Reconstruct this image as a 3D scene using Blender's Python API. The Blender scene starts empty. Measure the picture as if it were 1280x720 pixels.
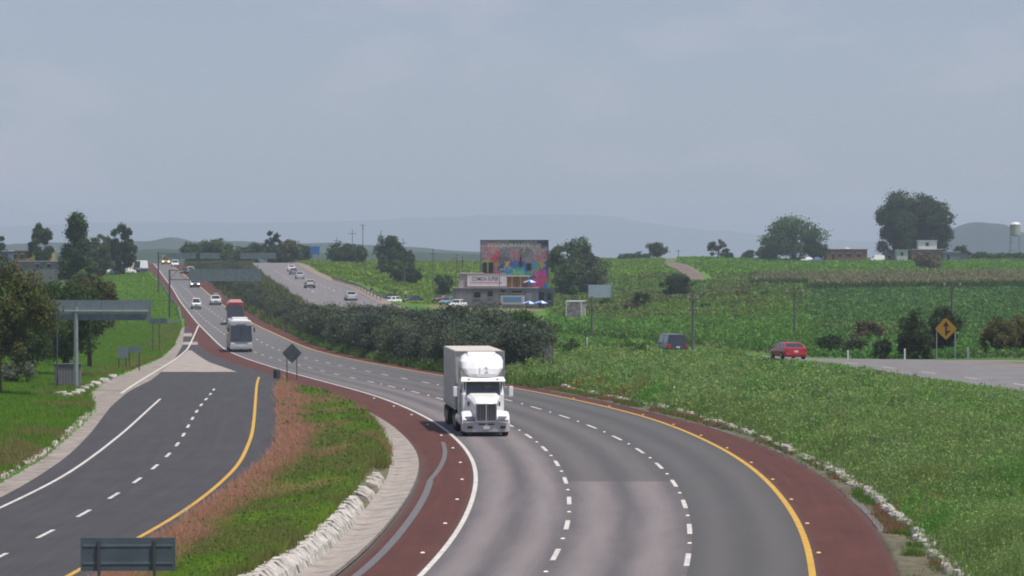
import bpy, math, random
import numpy as np
from mathutils import Vector, Matrix

# ------------------------------------------------------------------ camera, sky, sun, exposure
SC = bpy.context.scene
COL = SC.collection
F = 3700.0; H = 8.8; YH = 325.0          # focal length in photo pixels, eye height, horizon row
cam_d = bpy.data.cameras.new("camera")
cam_d.sensor_width = 36.0; cam_d.lens = F / 1280 * 36.0
cam_d.shift_y = -(360 - YH) / 1280.0
cam_d.clip_start = 0.5; cam_d.clip_end = 40000
cam = bpy.data.objects.new("camera", cam_d); COL.objects.link(cam)
cam.location = (0, 0, H); cam.rotation_euler = (math.radians(90), 0, 0)
SC.camera = cam
SUN_EL = math.radians(69); SUN_AZ = math.radians(118)     # azimuth clockwise from +Y (view direction): behind the camera, to the right
wd = bpy.data.worlds.new("World"); SC.world = wd; wd.use_nodes = True
nt = wd.node_tree; nt.nodes.clear()
wo = nt.nodes.new("ShaderNodeOutputWorld"); bg = nt.nodes.new("ShaderNodeBackground")
sky = nt.nodes.new("ShaderNodeTexSky"); sky.sky_type = 'NISHITA'; sky.sun_disc = False
sky.sun_elevation = SUN_EL; sky.sun_rotation = SUN_AZ
sky.altitude = 2200; sky.air_density = 1.3; sky.dust_density = 4.0; sky.ozone_density = 2.0
# thin high cloud veil over the whole sky: greys the blue and adds a few faint pinkish puffs
tc = nt.nodes.new("ShaderNodeTexCoord"); mp = nt.nodes.new("ShaderNodeMapping")
mp.inputs['Scale'].default_value = (9, 9, 22)
nz = nt.nodes.new("ShaderNodeTexNoise"); nz.inputs['Scale'].default_value = 1.6; nz.inputs['Detail'].default_value = 5; nz.inputs['Roughness'].default_value = 0.5
cr = nt.nodes.new("ShaderNodeValToRGB"); cr.color_ramp.elements[0].position = 0.49; cr.color_ramp.elements[0].color = (0.0, 0.0, 0.0, 1)
cr.color_ramp.elements[1].position = 0.78; cr.color_ramp.elements[1].color = (0.75, 0.75, 0.75, 1)
veil = nt.nodes.new("ShaderNodeMix"); veil.data_type = 'RGBA'; veil.inputs['Factor'].default_value = 0.45
veil.inputs[7].default_value = (4.0, 4.3, 6.0, 1)
puf = nt.nodes.new("ShaderNodeMix"); puf.data_type = 'RGBA'; puf.inputs[7].default_value = (6.6, 6.0, 7.0, 1)
L = nt.links.new
L(tc.outputs['Generated'], mp.inputs['Vector']); L(mp.outputs[0], nz.inputs['Vector']); L(nz.outputs['Fac'], cr.inputs[0])
L(sky.outputs[0], veil.inputs[6]); L(veil.outputs[2], puf.inputs[6]); L(cr.outputs[0], puf.inputs['Factor'])
L(puf.outputs[2], bg.inputs['Color']); bg.inputs['Strength'].default_value = 0.093
L(bg.outputs[0], wo.inputs['Surface'])
sd = bpy.data.lights.new("sun", 'SUN'); sd.energy = 5.0; sd.angle = math.radians(0.6); sd.color = (1.0, 0.94, 0.82)
so = bpy.data.objects.new("sun", sd); COL.objects.link(so)
tosun = Vector((math.sin(SUN_AZ) * math.cos(SUN_EL), math.cos(SUN_AZ) * math.cos(SUN_EL), math.sin(SUN_EL)))
so.rotation_euler = tosun.to_track_quat('Z', 'Y').to_euler(); so.location = (30, -40, 120)
vs = SC.view_settings; vs.view_transform = 'Standard'; vs.look = 'None'; vs.exposure = 0.0; vs.gamma = 1.0; vs.use_curve_mapping = False
SC.cycles.max_bounces = 4; SC.cycles.diffuse_bounces = 2; SC.cycles.glossy_bounces = 2; SC.cycles.transmission_bounces = 2
SC.cycles.transparent_max_bounces = 4; SC.cycles.volume_bounces = 0
SC.cycles.filter_width = 1.9

RNG = np.random.default_rng(7); random.seed(7)

# ------------------------------------------------------------------ materials
MATS = {}
def ramp_mat(name, c, rough=0.8, var=0.25, scale=6.0, metallic=0.0, bump=0.0, c2=None, detail=6, spec=0.3, coat=0.0, stretch=None):
    """procedural material: base colour broken up by noise between c and c2"""
    if name in MATS: return MATS[name]
    m = bpy.data.materials.new(name); m.use_nodes = True; n = m.node_tree; b = n.nodes['Principled BSDF']
    tc = n.nodes.new("ShaderNodeTexCoord"); nz = n.nodes.new("ShaderNodeTexNoise")
    nz.inputs['Scale'].default_value = scale; nz.inputs['Detail'].default_value = detail; nz.inputs['Roughness'].default_value = 0.65
    if stretch:
        mp = n.nodes.new("ShaderNodeMapping"); mp.inputs['Scale'].default_value = stretch
        n.links.new(tc.outputs['Object'], mp.inputs['Vector']); n.links.new(mp.outputs[0], nz.inputs['Vector'])
    else: n.links.new(tc.outputs['Object'], nz.inputs['Vector'])
    r = n.nodes.new("ShaderNodeValToRGB")
    r.color_ramp.elements[0].position = 0.3; r.color_ramp.elements[1].position = 0.72
    c2 = c2 or tuple(min(1, x * (1 + var)) for x in c); c1 = tuple(x * (1 - var) for x in c)
    r.color_ramp.elements[0].color = (*c1, 1); r.color_ramp.elements[1].color = (*c2, 1)
    n.links.new(nz.outputs['Fac'], r.inputs[0]); n.links.new(r.outputs[0], b.inputs['Base Color'])
    b.inputs['Roughness'].default_value = rough; b.inputs['Metallic'].default_value = metallic
    b.inputs['Specular IOR Level'].default_value = spec; b.inputs['Coat Weight'].default_value = coat
    if bump:
        bp = n.nodes.new("ShaderNodeBump"); bp.inputs['Strength'].default_value = bump; bp.inputs['Distance'].default_value = 0.05
        n.links.new(nz.outputs['Fac'], bp.inputs['Height']); n.links.new(bp.outputs[0], b.inputs['Normal'])
    MATS[name] = m; return m
def paint(name, c, rough=0.3): return ramp_mat(name, c, rough, 0.06, 3.0, spec=0.5, coat=0.5)
def glow(name, c, s):
    if name in MATS: return MATS[name]
    m = ramp_mat(name, c, 0.2); b = m.node_tree.nodes['Principled BSDF']
    b.inputs['Emission Color'].default_value = (*c, 1); b.inputs['Emission Strength'].default_value = s
    return m
def attr_mat(name, transl=0.3, rough=0.7, leafy=True):
    """leaf, blade or patchwork surface whose colour comes from the 'tint' colour attribute"""
    if name in MATS: return MATS[name]
    m = bpy.data.materials.new(name); m.use_nodes = True; n = m.node_tree; b = n.nodes['Principled BSDF']; out = n.nodes['Material Output']
    a = n.nodes.new("ShaderNodeAttribute"); a.attribute_name = 'tint'
    n.links.new(a.outputs['Color'], b.inputs['Base Color']); b.inputs['Roughness'].default_value = rough
    b.inputs['Specular IOR Level'].default_value = 0.06
    if transl:
        t = n.nodes.new("ShaderNodeBsdfTranslucent"); mx = n.nodes.new("ShaderNodeMixShader"); mx.inputs[0].default_value = transl
        n.links.new(a.outputs['Color'], t.inputs['Color'])
        n.links.new(b.outputs[0], mx.inputs[1]); n.links.new(t.outputs[0], mx.inputs[2]); n.links.new(mx.outputs[0], out.inputs['Surface'])
    MATS[name] = m; return m

# ------------------------------------------------------------------ mesh helpers
class MB:
    def __init__(s): s.v = []; s.f = []
    def add(s, vs, fs):
        k = len(s.v); s.v += [tuple(v) for v in vs]; s.f += [tuple(k + i for i in f) for f in fs]; return s
    def box(s, c, d, rz=0.0):
        x, y, z = c; a, b, h = d[0] / 2, d[1] / 2, d[2] / 2; co, si = math.cos(rz), math.sin(rz)
        vs = []
        for dz in (-h, h):
            for dx, dy in ((-a, -b), (a, -b), (a, b), (-a, b)):
                vs.append((x + dx * co - dy * si, y + dx * si + dy * co, z + dz))
        return s.add(vs, [(3, 2, 1, 0), (4, 5, 6, 7), (0, 1, 5, 4), (1, 2, 6, 5), (2, 3, 7, 6), (3, 0, 4, 7)])
    def rings(s, rs, cap=True, closed=True):
        n = len(rs[0]); vs = [p for r in rs for p in r]; fs = []
        for i in range(len(rs) - 1):
            for j in range(n if closed else n - 1):
                k = (j + 1) % n; fs.append((i * n + j, i * n + k, (i + 1) * n + k, (i + 1) * n + j))
        if cap: fs.append(tuple(range(n - 1, -1, -1))); fs.append(tuple((len(rs) - 1) * n + j for j in range(n)))
        return s.add(vs, fs)
    def tube(s, p0, p1, r0, r1=None, n=8):
        r1 = r0 if r1 is None else r1; p0 = Vector(p0); p1 = Vector(p1); d = (p1 - p0).normalized()
        u = d.orthogonal().normalized(); w = d.cross(u)
        return s.rings([[p + (u * math.cos(2 * math.pi * k / n) + w * math.sin(2 * math.pi * k / n)) * r for k in range(n)] for p, r in ((p0, r0), (p1, r1))])
    def path(s, pts, rad, n=7):
        for (a, b), (ra, rb) in zip(zip(pts, pts[1:]), zip(rad, rad[1:])): s.tube(a, b, ra, rb, n)
        return s
    def panel(s, q, shrink=0.0, off=0.01, th=0.02):
        """thin plate lying proud of the quad q (4 points, outward by their winding)"""
        q = [Vector(p) for p in q]; c = sum(q, Vector()) / len(q); nrm = (q[1] - q[0]).cross(q[-1] - q[0]).normalized()
        q = [c + (p - c) * (1 - shrink) for p in q]
        n = len(q); a = [p + nrm * (off - th) for p in q]; b = [p + nrm * off for p in q]
        return s.add(a + b, [tuple(range(n - 1, -1, -1)), tuple(range(n, 2 * n))] + [(i, (i + 1) % n, n + (i + 1) % n, n + i) for i in range(n)])
    def lathe(s, c, prof, n=12, axis='z'):
        rs = []
        for r, h in prof:
            ring = []
            for k in range(n):
                a = 2 * math.pi * k / n; u, w = math.cos(a) * r, math.sin(a) * r
                ring.append((c[0] + u, c[1] + w, c[2] + h) if axis == 'z' else (c[0] + h, c[1] + u, c[2] + w) if axis == 'x' else (c[0] + w, c[1] + h, c[2] + u))
            rs.append(ring)
        return s.rings(rs)
    def mesh(s, name):
        me = bpy.data.meshes.new(name); me.from_pydata(s.v, [], s.f); me.update(); return me
def tag(o, label=None, cat=None, group=None, kind=None):
    for k, v in (('label', label), ('category', cat), ('group', group), ('kind', kind)):
        if v: o[k] = v
    return o
def put(name, mb, mat, parent=None, bevel=0.0, smooth=False, loc=None, rz=0.0):
    me = mb.mesh(name) if isinstance(mb, MB) else mb
    if mat and not me.materials: me.materials.append(mat)
    if smooth:
        me.polygons.foreach_set('use_smooth', [True] * len(me.polygons))
    o = bpy.data.objects.new(name, me); COL.objects.link(o)
    if parent: o.parent = parent
    if loc: o.location = loc
    o.rotation_euler.z = rz
    if bevel:
        b = o.modifiers.new('bevel', 'BEVEL'); b.width = bevel; b.segments = 2; b.limit_method = 'ANGLE'
    return o
def root(name, label, cat, loc, rz=0.0, group=None):
    o = bpy.data.objects.new(name, None); COL.objects.link(o); o.location = loc; o.rotation_euler.z = rz
    o.empty_display_size = 0.2
    return tag(o, label, cat, group)
def copy_tree(o, parent=None):
    c = o.copy(); COL.objects.link(c); c.parent = parent
    for ch in list(o.children): copy_tree(ch, c)
    return c
def np_mesh(name, V, Fc, mat, tint=None, uv=None):
    """V (n,3), Fc (m,k) -> mesh, fast"""
    me = bpy.data.meshes.new(name); V = np.asarray(V, dtype=np.float32); Fc = np.asarray(Fc, dtype=np.int32)
    m, k = Fc.shape
    me.vertices.add(len(V)); me.vertices.foreach_set('co', V.ravel())
    me.loops.add(m * k); me.loops.foreach_set('vertex_index', Fc.ravel())
    me.polygons.add(m); me.polygons.foreach_set('loop_start', np.arange(m, dtype=np.int32) * k)
    me.polygons.foreach_set('loop_total', np.full(m, k, dtype=np.int32))
    me.update(calc_edges=True)
    if tint is not None:
        a = me.color_attributes.new('tint', 'FLOAT_COLOR', 'POINT'); t = np.ones((len(V), 4), dtype=np.float32); t[:, :3] = tint
        a.data.foreach_set('color', t.ravel())
    if uv is not None:
        u = me.uv_layers.new(name='uv'); u.data.foreach_set('uv', np.asarray(uv, dtype=np.float32)[Fc.ravel()].ravel())
    me.materials.append(mat); return me
def text_part(name, s, size, mat, parent, loc, rot, th=0.006, align='CENTER', width=None, bold=0.0):
    cu = bpy.data.curves.new(name, 'FONT'); cu.body = s; cu.size = size; cu.align_x = align; cu.align_y = 'CENTER'; cu.extrude = th; cu.offset = bold
    tmp = bpy.data.objects.new(name + '_tmp', cu); COL.objects.link(tmp)
    dg = bpy.context.evaluated_depsgraph_get(); me = bpy.data.meshes.new_from_object(tmp.evaluated_get(dg))
    bpy.data.objects.remove(tmp); bpy.data.curves.remove(cu)
    if width:
        xs = [v.co.x for v in me.vertices]; k = width / (max(xs) - min(xs))
        for v in me.vertices: v.co.x *= k
    me.materials.clear(); me.materials.append(mat)
    o = bpy.data.objects.new(name, me); COL.objects.link(o); o.parent = parent; o.location = loc; o.rotation_euler = rot
    return o
def vnoise(x, y, seed=0):
    """smooth value noise 0..1, vectorised"""
    x = np.asarray(x, float); y = np.asarray(y, float); xi = np.floor(x).astype(np.int64); yi = np.floor(y).astype(np.int64)
    fx = x - xi; fy = y - yi; fx = fx * fx * (3 - 2 * fx); fy = fy * fy * (3 - 2 * fy)
    def h(a, b):
        n = (a * 374761393 + b * 668265263 + seed * 974634777) & 0xffffffff
        n = ((n ^ (n >> 13)) * 1274126177) & 0xffffffff
        return ((n ^ (n >> 16)) & 0xffff) / 65535.0
    return (h(xi, yi) * (1 - fx) + h(xi + 1, yi) * fx) * (1 - fy) + (h(xi, yi + 1) * (1 - fx) + h(xi + 1, yi + 1) * fx) * fy
def fbm(x, y, seed=0): return (vnoise(x, y, seed) * .5 + vnoise(x * 2.1, y * 2.1, seed + 1) * .28 + vnoise(x * 4.3, y * 4.3, seed + 2) * .15 + vnoise(x * 9, y * 9, seed + 3) * .07)
def sstep(a, b, x): t = np.clip((x - a) / (b - a), 0, 1); return t * t * (3 - 2 * t)

# ------------------------------------------------------------------ the lie of the land
DG = np.arange(20, 1500, 1.0)
def curve(pts, sig=6.0):
    pts = sorted(pts); d = np.array([p[0] for p in pts], float); x = np.array([p[1] for p in pts], float)
    g = np.arange(-60, 1700, 1.0)
    y = np.interp(g, d, x); lo = (x[1] - x[0]) / (d[1] - d[0]); hi = (x[-1] - x[-2]) / (d[-1] - d[-2])
    y = np.where(g < d[0], x[0] + (g - d[0]) * lo, y); y = np.where(g > d[-1], x[-1] + (g - d[-1]) * hi, y)
    if sig:
        k = np.arange(-int(3 * sig), int(3 * sig) + 1); w = np.exp(-(k / sig) ** 2 / 2); w /= w.sum()
        y = np.convolve(np.pad(y, len(k) // 2, mode='reflect', reflect_type='odd'), w, 'valid')
    return lambda q, g=g, y=y: np.interp(q, g, y)
ZM = curve([(0, 0), (200, 0), (260, -.7), (300, -1.2), (350, -1.4), (450, -.8), (550, 1.0), (650, 4.0), (700, 5.7), (750, 7.2), (790, 7.9), (850, 7.8), (1000, 5.0), (1300, 1)], 14)
ZO = curve([(0, 1.6), (150, 1.2), (200, 1.1), (236, .95), (252, .35), (265, -.1), (290, -.3), (350, -.3), (420, .8), (470, 2.4), (514, 4.0), (617, 4.9), (694, 6.2), (750, 7.7), (800, 8.1), (900, 7.5), (1200, 3)], 10)
YM = YH + F * (H - ZM(DG)) / DG
_k = DG < 786
def dm(y): return float(np.interp(y, YM[_k][::-1], DG[_k][::-1]))        # depth of the main road's surface at picture row y
def mw(pts, sig, extra=()):
    return curve([(dm(y), (x - 640) / F * dm(y)) for x, y in pts] + list(extra), sig)
X0 = mw([(530, 718), (560, 685), (583, 650), (596, 610), (597, 590), (590, 570), (579, 556), (562, 541), (545, 528), (520, 515), (495, 504), (470, 495), (430, 484), (389, 473), (353, 463), (320, 452.5), (283, 438), (248, 405), (215.5, 360), (201, 341), (195, 333)], 7, [(20, -9.5), (50, -5.2), (850, -104)])
def off(pts, dflt, dfar, sig=8):
    """lateral offset from the left edge line, measured near, constant far away"""
    o = [(dm(y), (x - 640) / F * dm(y) - float(X0(dm(y)))) for x, y in pts]
    o = [(20, o[0][1] if not dflt else dflt)] + o + [(dfar, dflt if dflt else o[-1][1])]
    c = curve(o, sig); return lambda d: X0(d) + c(d)
X1 = off([(684, 710), (706, 670), (712, 638), (711, 614), (703, 594), (693, 578), (672, 553), (654, 540)], 3.3, 230, 10)
X2 = off([(859, 700), (861, 661), (857, 630), (845, 607), (818, 578), (796, 560), (773, 548), (748, 537), (721, 526), (692, 517)], 6.6, 270, 10)
X3 = off([(1015, 718), (1007, 680), (990, 640), (960, 603), (920, 572), (870, 545), (820, 525), (780, 513), (735, 504)], 9.9, 330, 10)
X4 = off([(1130, 720), (1110, 680), (1075, 635), (1020, 590), (960, 560), (900, 538), (840, 522), (790, 511)], 11.8, 330, 10)
XA = mw([(432, 720), (485, 664), (517, 620), (527, 590), (527, 573), (515, 557), (498, 540), (480, 527), (428, 502), (389, 485), (345, 471), (322, 463.5), (287, 454), (260, 442), (243, 427), (231, 407), (225, 385), (205, 358), (178, 331)], 6, [(20, -12.5), (50, -8.6), (850, -112)])
XG = mw([(381, 720), (405, 698), (445, 655), (463, 627), (483, 603), (488, 584), (483, 553), (467, 527), (451, 515), (424, 502), (389, 485.5)], 5, [(20, -14.5), (50, -10.5)])
RL = mw([(0, 624), (50, 595), (87, 569), (115, 540), (137, 510), (160, 490), (190, 475), (213, 455), (228, 432), (231, 407)], 4, [(20, -24), (60, -20)])
RG = mw([(0, 603), (25, 587), (52, 573), (82, 547), (108, 524), (118, 507), (110, 494), (128, 479), (160, 465), (200, 448), (217, 433), (225, 414), (230, 400)], 3, [(20, -25.5), (60, -21.5)])
RR = mw([(150, 720), (222, 668), (248, 648), (290, 618), (330, 588), (351, 560), (351, 520), (346, 480), (345, 471)], 5, [(20, -14.5), (50, -12)])
RW = mw([(0, 636), (37, 617), (75, 599), (117, 570), (155, 540), (200, 499)], 5, [(20, -20.5), (60, -19.5)])
RWG = mw([(160, 486), (192, 466), (234, 437), (249, 405)], 4)
RY = mw([(85, 718), (130, 696), (180, 669), (210, 652), (240, 633), (275, 605), (300, 580), (315, 545), (318, 520), (321, 480), (328, 458)], 5, [(20, -15), (50, -13)])
RD = mw([(2, 695), (54, 670), (104, 643), (138, 623), (167, 605), (188, 589), (206, 574), (221, 558), (228, 547), (233, 537), (241, 522), (250, 507), (261, 496), (275, 477)], 6, [(20, -17.7)])
XK = mw([(1185, 716), (1160, 690), (1130, 652), (1090, 622), (1040, 590), (980, 562), (930, 541), (870, 523), (800, 506), (740, 495)], 5, [(20, 8.5), (50, 11), (230, 0.3), (300, -6)])
XK_ = XK; XK = lambda d: np.where(np.asarray(d) < 210, XK_(d), X4(d) + .5)
DJ = dm(409)
OC = curve([(40, 58), (100, 46), (168, 35.6), (237, 26.6), (290, 15.5), (350, -3), (420, -20.5), (500, -32), (560, -39.3), (617, -45), (694, -53.5), (760, -61), (850, -72), (1000, -95)], 16)
OL = lambda d: OC(d) - 6.2      # left (near) edge of the far carriageway
OR = lambda d: OC(d) + 6.0
# rows of (depth, picture row) per picture column for the open land
TC = {
 -700: 'm', 0: 'm', 200: 'm',
 420: [(300, 430), (400, 408), (520, 380), (600, 359), (700, 340), (800, 331), (950, 327.5), (1200, 327)],
 480: [(300, 430), (400, 408), (520, 388), (560, 380.5), (600, 367), (700, 346), (800, 334), (950, 326.5), (1200, 326.5)],
 560: [(300, 428), (400, 404), (520, 384), (600, 372), (700, 352), (800, 338), (950, 327), (1200, 326)],
 640: [(300, 426), (400, 402), (520, 385), (600, 374), (700, 354), (800, 340), (950, 327), (1200, 326)],
 740: [(260, 440), (300, 430), (350, 415), (430, 402), (520, 386), (600, 372), (700, 350), (800, 336), (950, 325.5), (1200, 325)],
 860: [(260, 443), (300, 432), (350, 415), (430, 396), (520, 377), (600, 362), (700, 345), (800, 334), (950, 322.5), (1200, 323)],
 1000: [(260, 443), (300, 430), (350, 412), (450, 387), (520, 372), (600, 359), (700, 346), (800, 337), (950, 325), (1200, 324)],
 1280: [(260, 442), (300, 428), (350, 410), (450, 383), (520, 369), (600, 357), (700, 345), (800, 336), (950, 324), (1200, 321)],
 2100: [(260, 442), (300, 428), (350, 410), (450, 383), (520, 369), (600, 357), (700, 345), (800, 336), (950, 324), (1200, 320)]}
tcols = sorted(TC); TD = np.arange(0, 1600, 5.0); TZ = []
for c in tcols:
    if TC[c] == 'm': TZ.append(ZM(TD)); continue
    z = [(d, H - (y - YH) / F * d) for d, y in TC[c]]; z = [(0, 1.0), (150, 1.0)] + z + [(1600, z[-1][1] + .3)]
    TZ.append(curve(z, 14)(TD))
TZ = np.array(TZ)
def table(px, d):
    px = np.clip(px, tcols[0], tcols[-1]); d = np.clip(d, 0, 1590)
    ci = np.clip(np.searchsorted(tcols, px, side='right') - 1, 0, len(tcols) - 2); tcv = np.array(tcols, float)
    fx = (px - tcv[ci]) / (tcv[ci + 1] - tcv[ci]); fx = fx * fx * (3 - 2 * fx)
    di = np.clip((d / 5).astype(int), 0, len(TD) - 2); fd = d / 5 - di
    a = TZ[ci, di] * (1 - fd) + TZ[ci, di + 1] * fd; b = TZ[ci + 1, di] * (1 - fd) + TZ[ci + 1, di + 1] * fd
    return a * (1 - fx) + b * fx
def T(X, d, raw=False):
    """height of the natural ground at X, depth d"""
    X = np.asarray(X, float); d = np.asarray(d, float); X, d = np.broadcast_arrays(X, d)
    px = 640 + X * F / np.maximum(d, 30); zm, zo = ZM(d), ZO(d)
    tab = table(px, d); z = zm.copy() + 0.02
    # island between ramp and main road
    tk = np.clip((X - RR(d)) / np.maximum(XG(d) - RR(d), .5), 0, 1)
    z = np.where((X > RR(d)) & (X < XG(d)) & (d < 232), zm + (.06 + .5 * sstep(.2, .95, tk) * sstep(.42, .62, XG(d) - X)) * sstep(215, 150, d), z)
    # left verge: a soft bank
    lv = RG(d) - X
    z = np.where((lv > 0) & (d < DJ), zm + .12 + .5 * sstep(0, 14, lv) - .9 * sstep(14, 60, lv), z)
    l2 = XA(d) - 1.0 - X
    z = np.where((l2 > 0) & (d >= DJ), zm + .05 - .6 * sstep(2, 30, l2), z)
    # embankment from the main road up to the far carriageway
    t = np.clip((X - XK(d)) / np.maximum(OL(d) - XK(d), 1), 0, 1)
    z = np.where(X > XK(d), zm + .3 * sstep(0, .4, X - XK(d)) + (zo - zm - .3) * sstep(0, 1, t), z)
    z = z + np.where((X > XK(d)) & (X < OL(d)), .0 * np.exp(-((X - OL(d) + 3.2) / 1.7) ** 2) * sstep(236, 246, d) * sstep(420, 330, d), 0)
    z = np.where(X > OL(d), zo, z)
    beyond = X - OR(d) - 9 * sstep(236, 215, d)
    z = np.where(X > OR(d), zo + (tab - zo) * sstep(1.6, np.where((d > 470) & (d < 600), 6.5, 16), beyond), z)
    far = sstep(790, 860, d); z = z * (1 - far) + tab * far
    if not raw: z = z + (fbm(X / 9, d / 9, 5) - .5) * .25 * sstep(1.0, 8, np.minimum(np.abs(X - OC(d)) - 8, np.where(X > X3(d), 99, 0) + np.maximum(RG(d) - X, 0)))
    # sunk below every paved sheet
    paved = ((X > RL(d) + .3) & (X < RR(d) - .25) & (d < 236)) | ((X > XG(d) + .15) & (X < X4(d) - .15) & (d < 236)) | ((X > XA(d) + .2) & (X < X4(d) - .2) & (d >= 232)) \
        | ((X > RG(d) + .25) & (X < RL(d) + .4) & (d < DJ)) | ((X > RL(d) + .3) & (X < XA(d) + .3) & (d >= 200) & (d < DJ))| ((X > OL(d) + .3) & (X < OR(d) - .3))
    z = np.where(paved & (d < 900), z - .35, z)
    return z
def hit(px, py, d0=60, d1=1300):
    """first point of the ground seen at picture position px, py"""
    d = np.arange(d0, d1, 1.0); z = T((px - 640) / F * d, d, True); y = YH + F * (H - z) / d
    k = np.where(y <= py)[0]; k = k[0] if len(k) else len(d) - 1
    return float(d[k])
def gp(px, d, dz=0.0):
    X = (px - 640) / F * d; return (X, d, float(T(X, d)) + dz)
def gh(px, py, dz=0.0): return gp(px, hit(px, py), dz)

# ------------------------------------------------------------------ ground sheet
def ground_tint(X, d):
    n = fbm(X / 14, d / 14, 11); n2 = fbm(X / 2.5, d / 2.5, 12); px = 640 + X * F / np.maximum(d, 30)
    g = np.stack([.055 + .03 * n2, .115 + .05 * n, .026 + .012 * n2], -1)
    lush = np.array([.085, .19, .028]); dark = np.array([.045, .085, .028]); tan = np.array([.17, .15, .08]); dirt = np.array([.21, .15, .11])
    def mixin(g, c, w): w = np.clip(w, 0, 1)[..., None]; return g * (1 - w) + np.asarray(c) * w
    g = mixin(g, lush, sstep(.42, .6, n) * .6)
    left = (X < X0(d))
    g = mixin(g, lush, np.where(left & (d > 235), .75, 0))
    hill = (X > OR(d)) & (px < 640) & (d > 500)
    g = mixin(g, (.10, .17, .035), np.where(hill, .8, 0))
    # right-hand fields
    fr = (X > OR(d) + 3) & (px > 690)
    ycol = YH + F * (H - T(X, d, True)) / np.maximum(d, 30)
    g = mixin(g, (.045, .10, .03), np.where(fr & (d < 620), .6, 0))
    g = mixin(g, (.10, .20, .035), np.where(fr & (d > 640) & (px > 860), .85, 0) * sstep(640, 660, d))
    g = mixin(g, (.045, .11, .038), np.where(fr & (px > 1010) & (d > 380) & (d < 560), .75, 0))
    g = mixin(g, dirt, np.where((px > 505) & (px < 680) & (X > OR(d)), .7, 0) * sstep(485, 495, d) * sstep(545, 532, d))
    g = mixin(g, dirt, np.where((px > 455) & (px <= 520) & (X > OR(d) + 5), .7, 0) * sstep(525, 535, d) * sstep(580, 570, d))
    g = mixin(g, (.24, .17, .12), np.where((px > 62) & (px < 92), .8, 0) * sstep(560, 600, d) * sstep(800, 760, d))
    # bare earth beside kerbs and darker ground across the shrub median
    k = X - XK(d); g = mixin(g, (.125, .105, .085), np.where((X > X4(d) - .4) & (k < .3) & (d < 240), .9, 0)); q = XG(d) - X; g = mixin(g, (.15, .125, .10), np.where((q > -.2) & (q < 1.1) & (d < 175), .8, 0))
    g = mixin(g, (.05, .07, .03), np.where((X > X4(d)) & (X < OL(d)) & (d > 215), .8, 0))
    g = mixin(g, tan, np.where(fr, .5, 0) * sstep(.58, .7, fbm(X / 22, d / 30, 33)))
    g = mixin(g, (.03, .055, .03), sstep(1100, 1400, d))
    return g * (.8 + .4 * n2[..., None])
pxs = np.concatenate([np.arange(-900, -60, 30), np.arange(-60, 1340, 5), np.arange(1340, 2300, 30)])
ds = [18.0]
while ds[-1] < 1150: ds.append(ds[-1] + max(.8, ds[-1] * .0062))
ds = np.array(ds + [1200, 1260, 1350, 1500, 1700, 2000, 2500, 3200, 4200, 5600, 7600, 9800, 12800, 16000])
PX, DD = np.meshgrid(pxs, ds); XX = (PX - 640) / F * np.maximum(DD, 70)      # fan-shaped grid, finer near the eye
ZZ = T(XX, DD)
fz = sstep(1000, 1400, DD); base = table(np.clip(PX, -700, 2100), np.full_like(DD, 1000.0))
ZZ = np.where(DD > 1000, base * (1 - fz) + 2.0 * fz + 2.5 * sstep(2000, 9000, DD), ZZ)
nr, nc = PX.shape; V = np.stack([XX, DD, ZZ], -1).reshape(-1, 3)
ii = (np.arange(nr - 1)[:, None] * nc + np.arange(nc - 1)[None, :]).ravel()
Fc = np.stack([ii, ii + 1, ii + nc + 1, ii + nc], -1)
gm = attr_mat('ground_earth_and_turf', 0, .95)
nn = gm.node_tree; b = nn.nodes['Principled BSDF']; at = [x for x in nn.nodes if x.type == 'ATTRIBUTE'][0]
tcn = nn.nodes.new('ShaderNodeTexCoord'); nzn = nn.nodes.new('ShaderNodeTexNoise'); nzn.inputs['Scale'].default_value = 1.7; nzn.inputs['Detail'].default_value = 9; nzn.inputs['Roughness'].default_value = .75
mr = nn.nodes.new('ShaderNodeMapRange'); mr.inputs['From Min'].default_value = .3; mr.inputs['From Max'].default_value = .7; mr.inputs['To Min'].default_value = .55; mr.inputs['To Max'].default_value = 1.4
mm = nn.nodes.new('ShaderNodeMix'); mm.data_type = 'RGBA'; mm.blend_type = 'MULTIPLY'; mm.inputs['Factor'].default_value = 1
nn.links.new(tcn.outputs['Object'], nzn.inputs['Vector']); nn.links.new(nzn.outputs['Fac'], mr.inputs['Value'])
nn.links.new(at.outputs['Color'], mm.inputs[6]); nn.links.new(mr.outputs[0], mm.inputs[7]); nn.links.new(mm.outputs[2], b.inputs['Base Color'])
go = put('ground', np_mesh('ground', V, Fc, gm, tint=ground_tint(XX, DD).reshape(-1, 3)), None, smooth=True); go['kind'] = 'structure'

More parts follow.
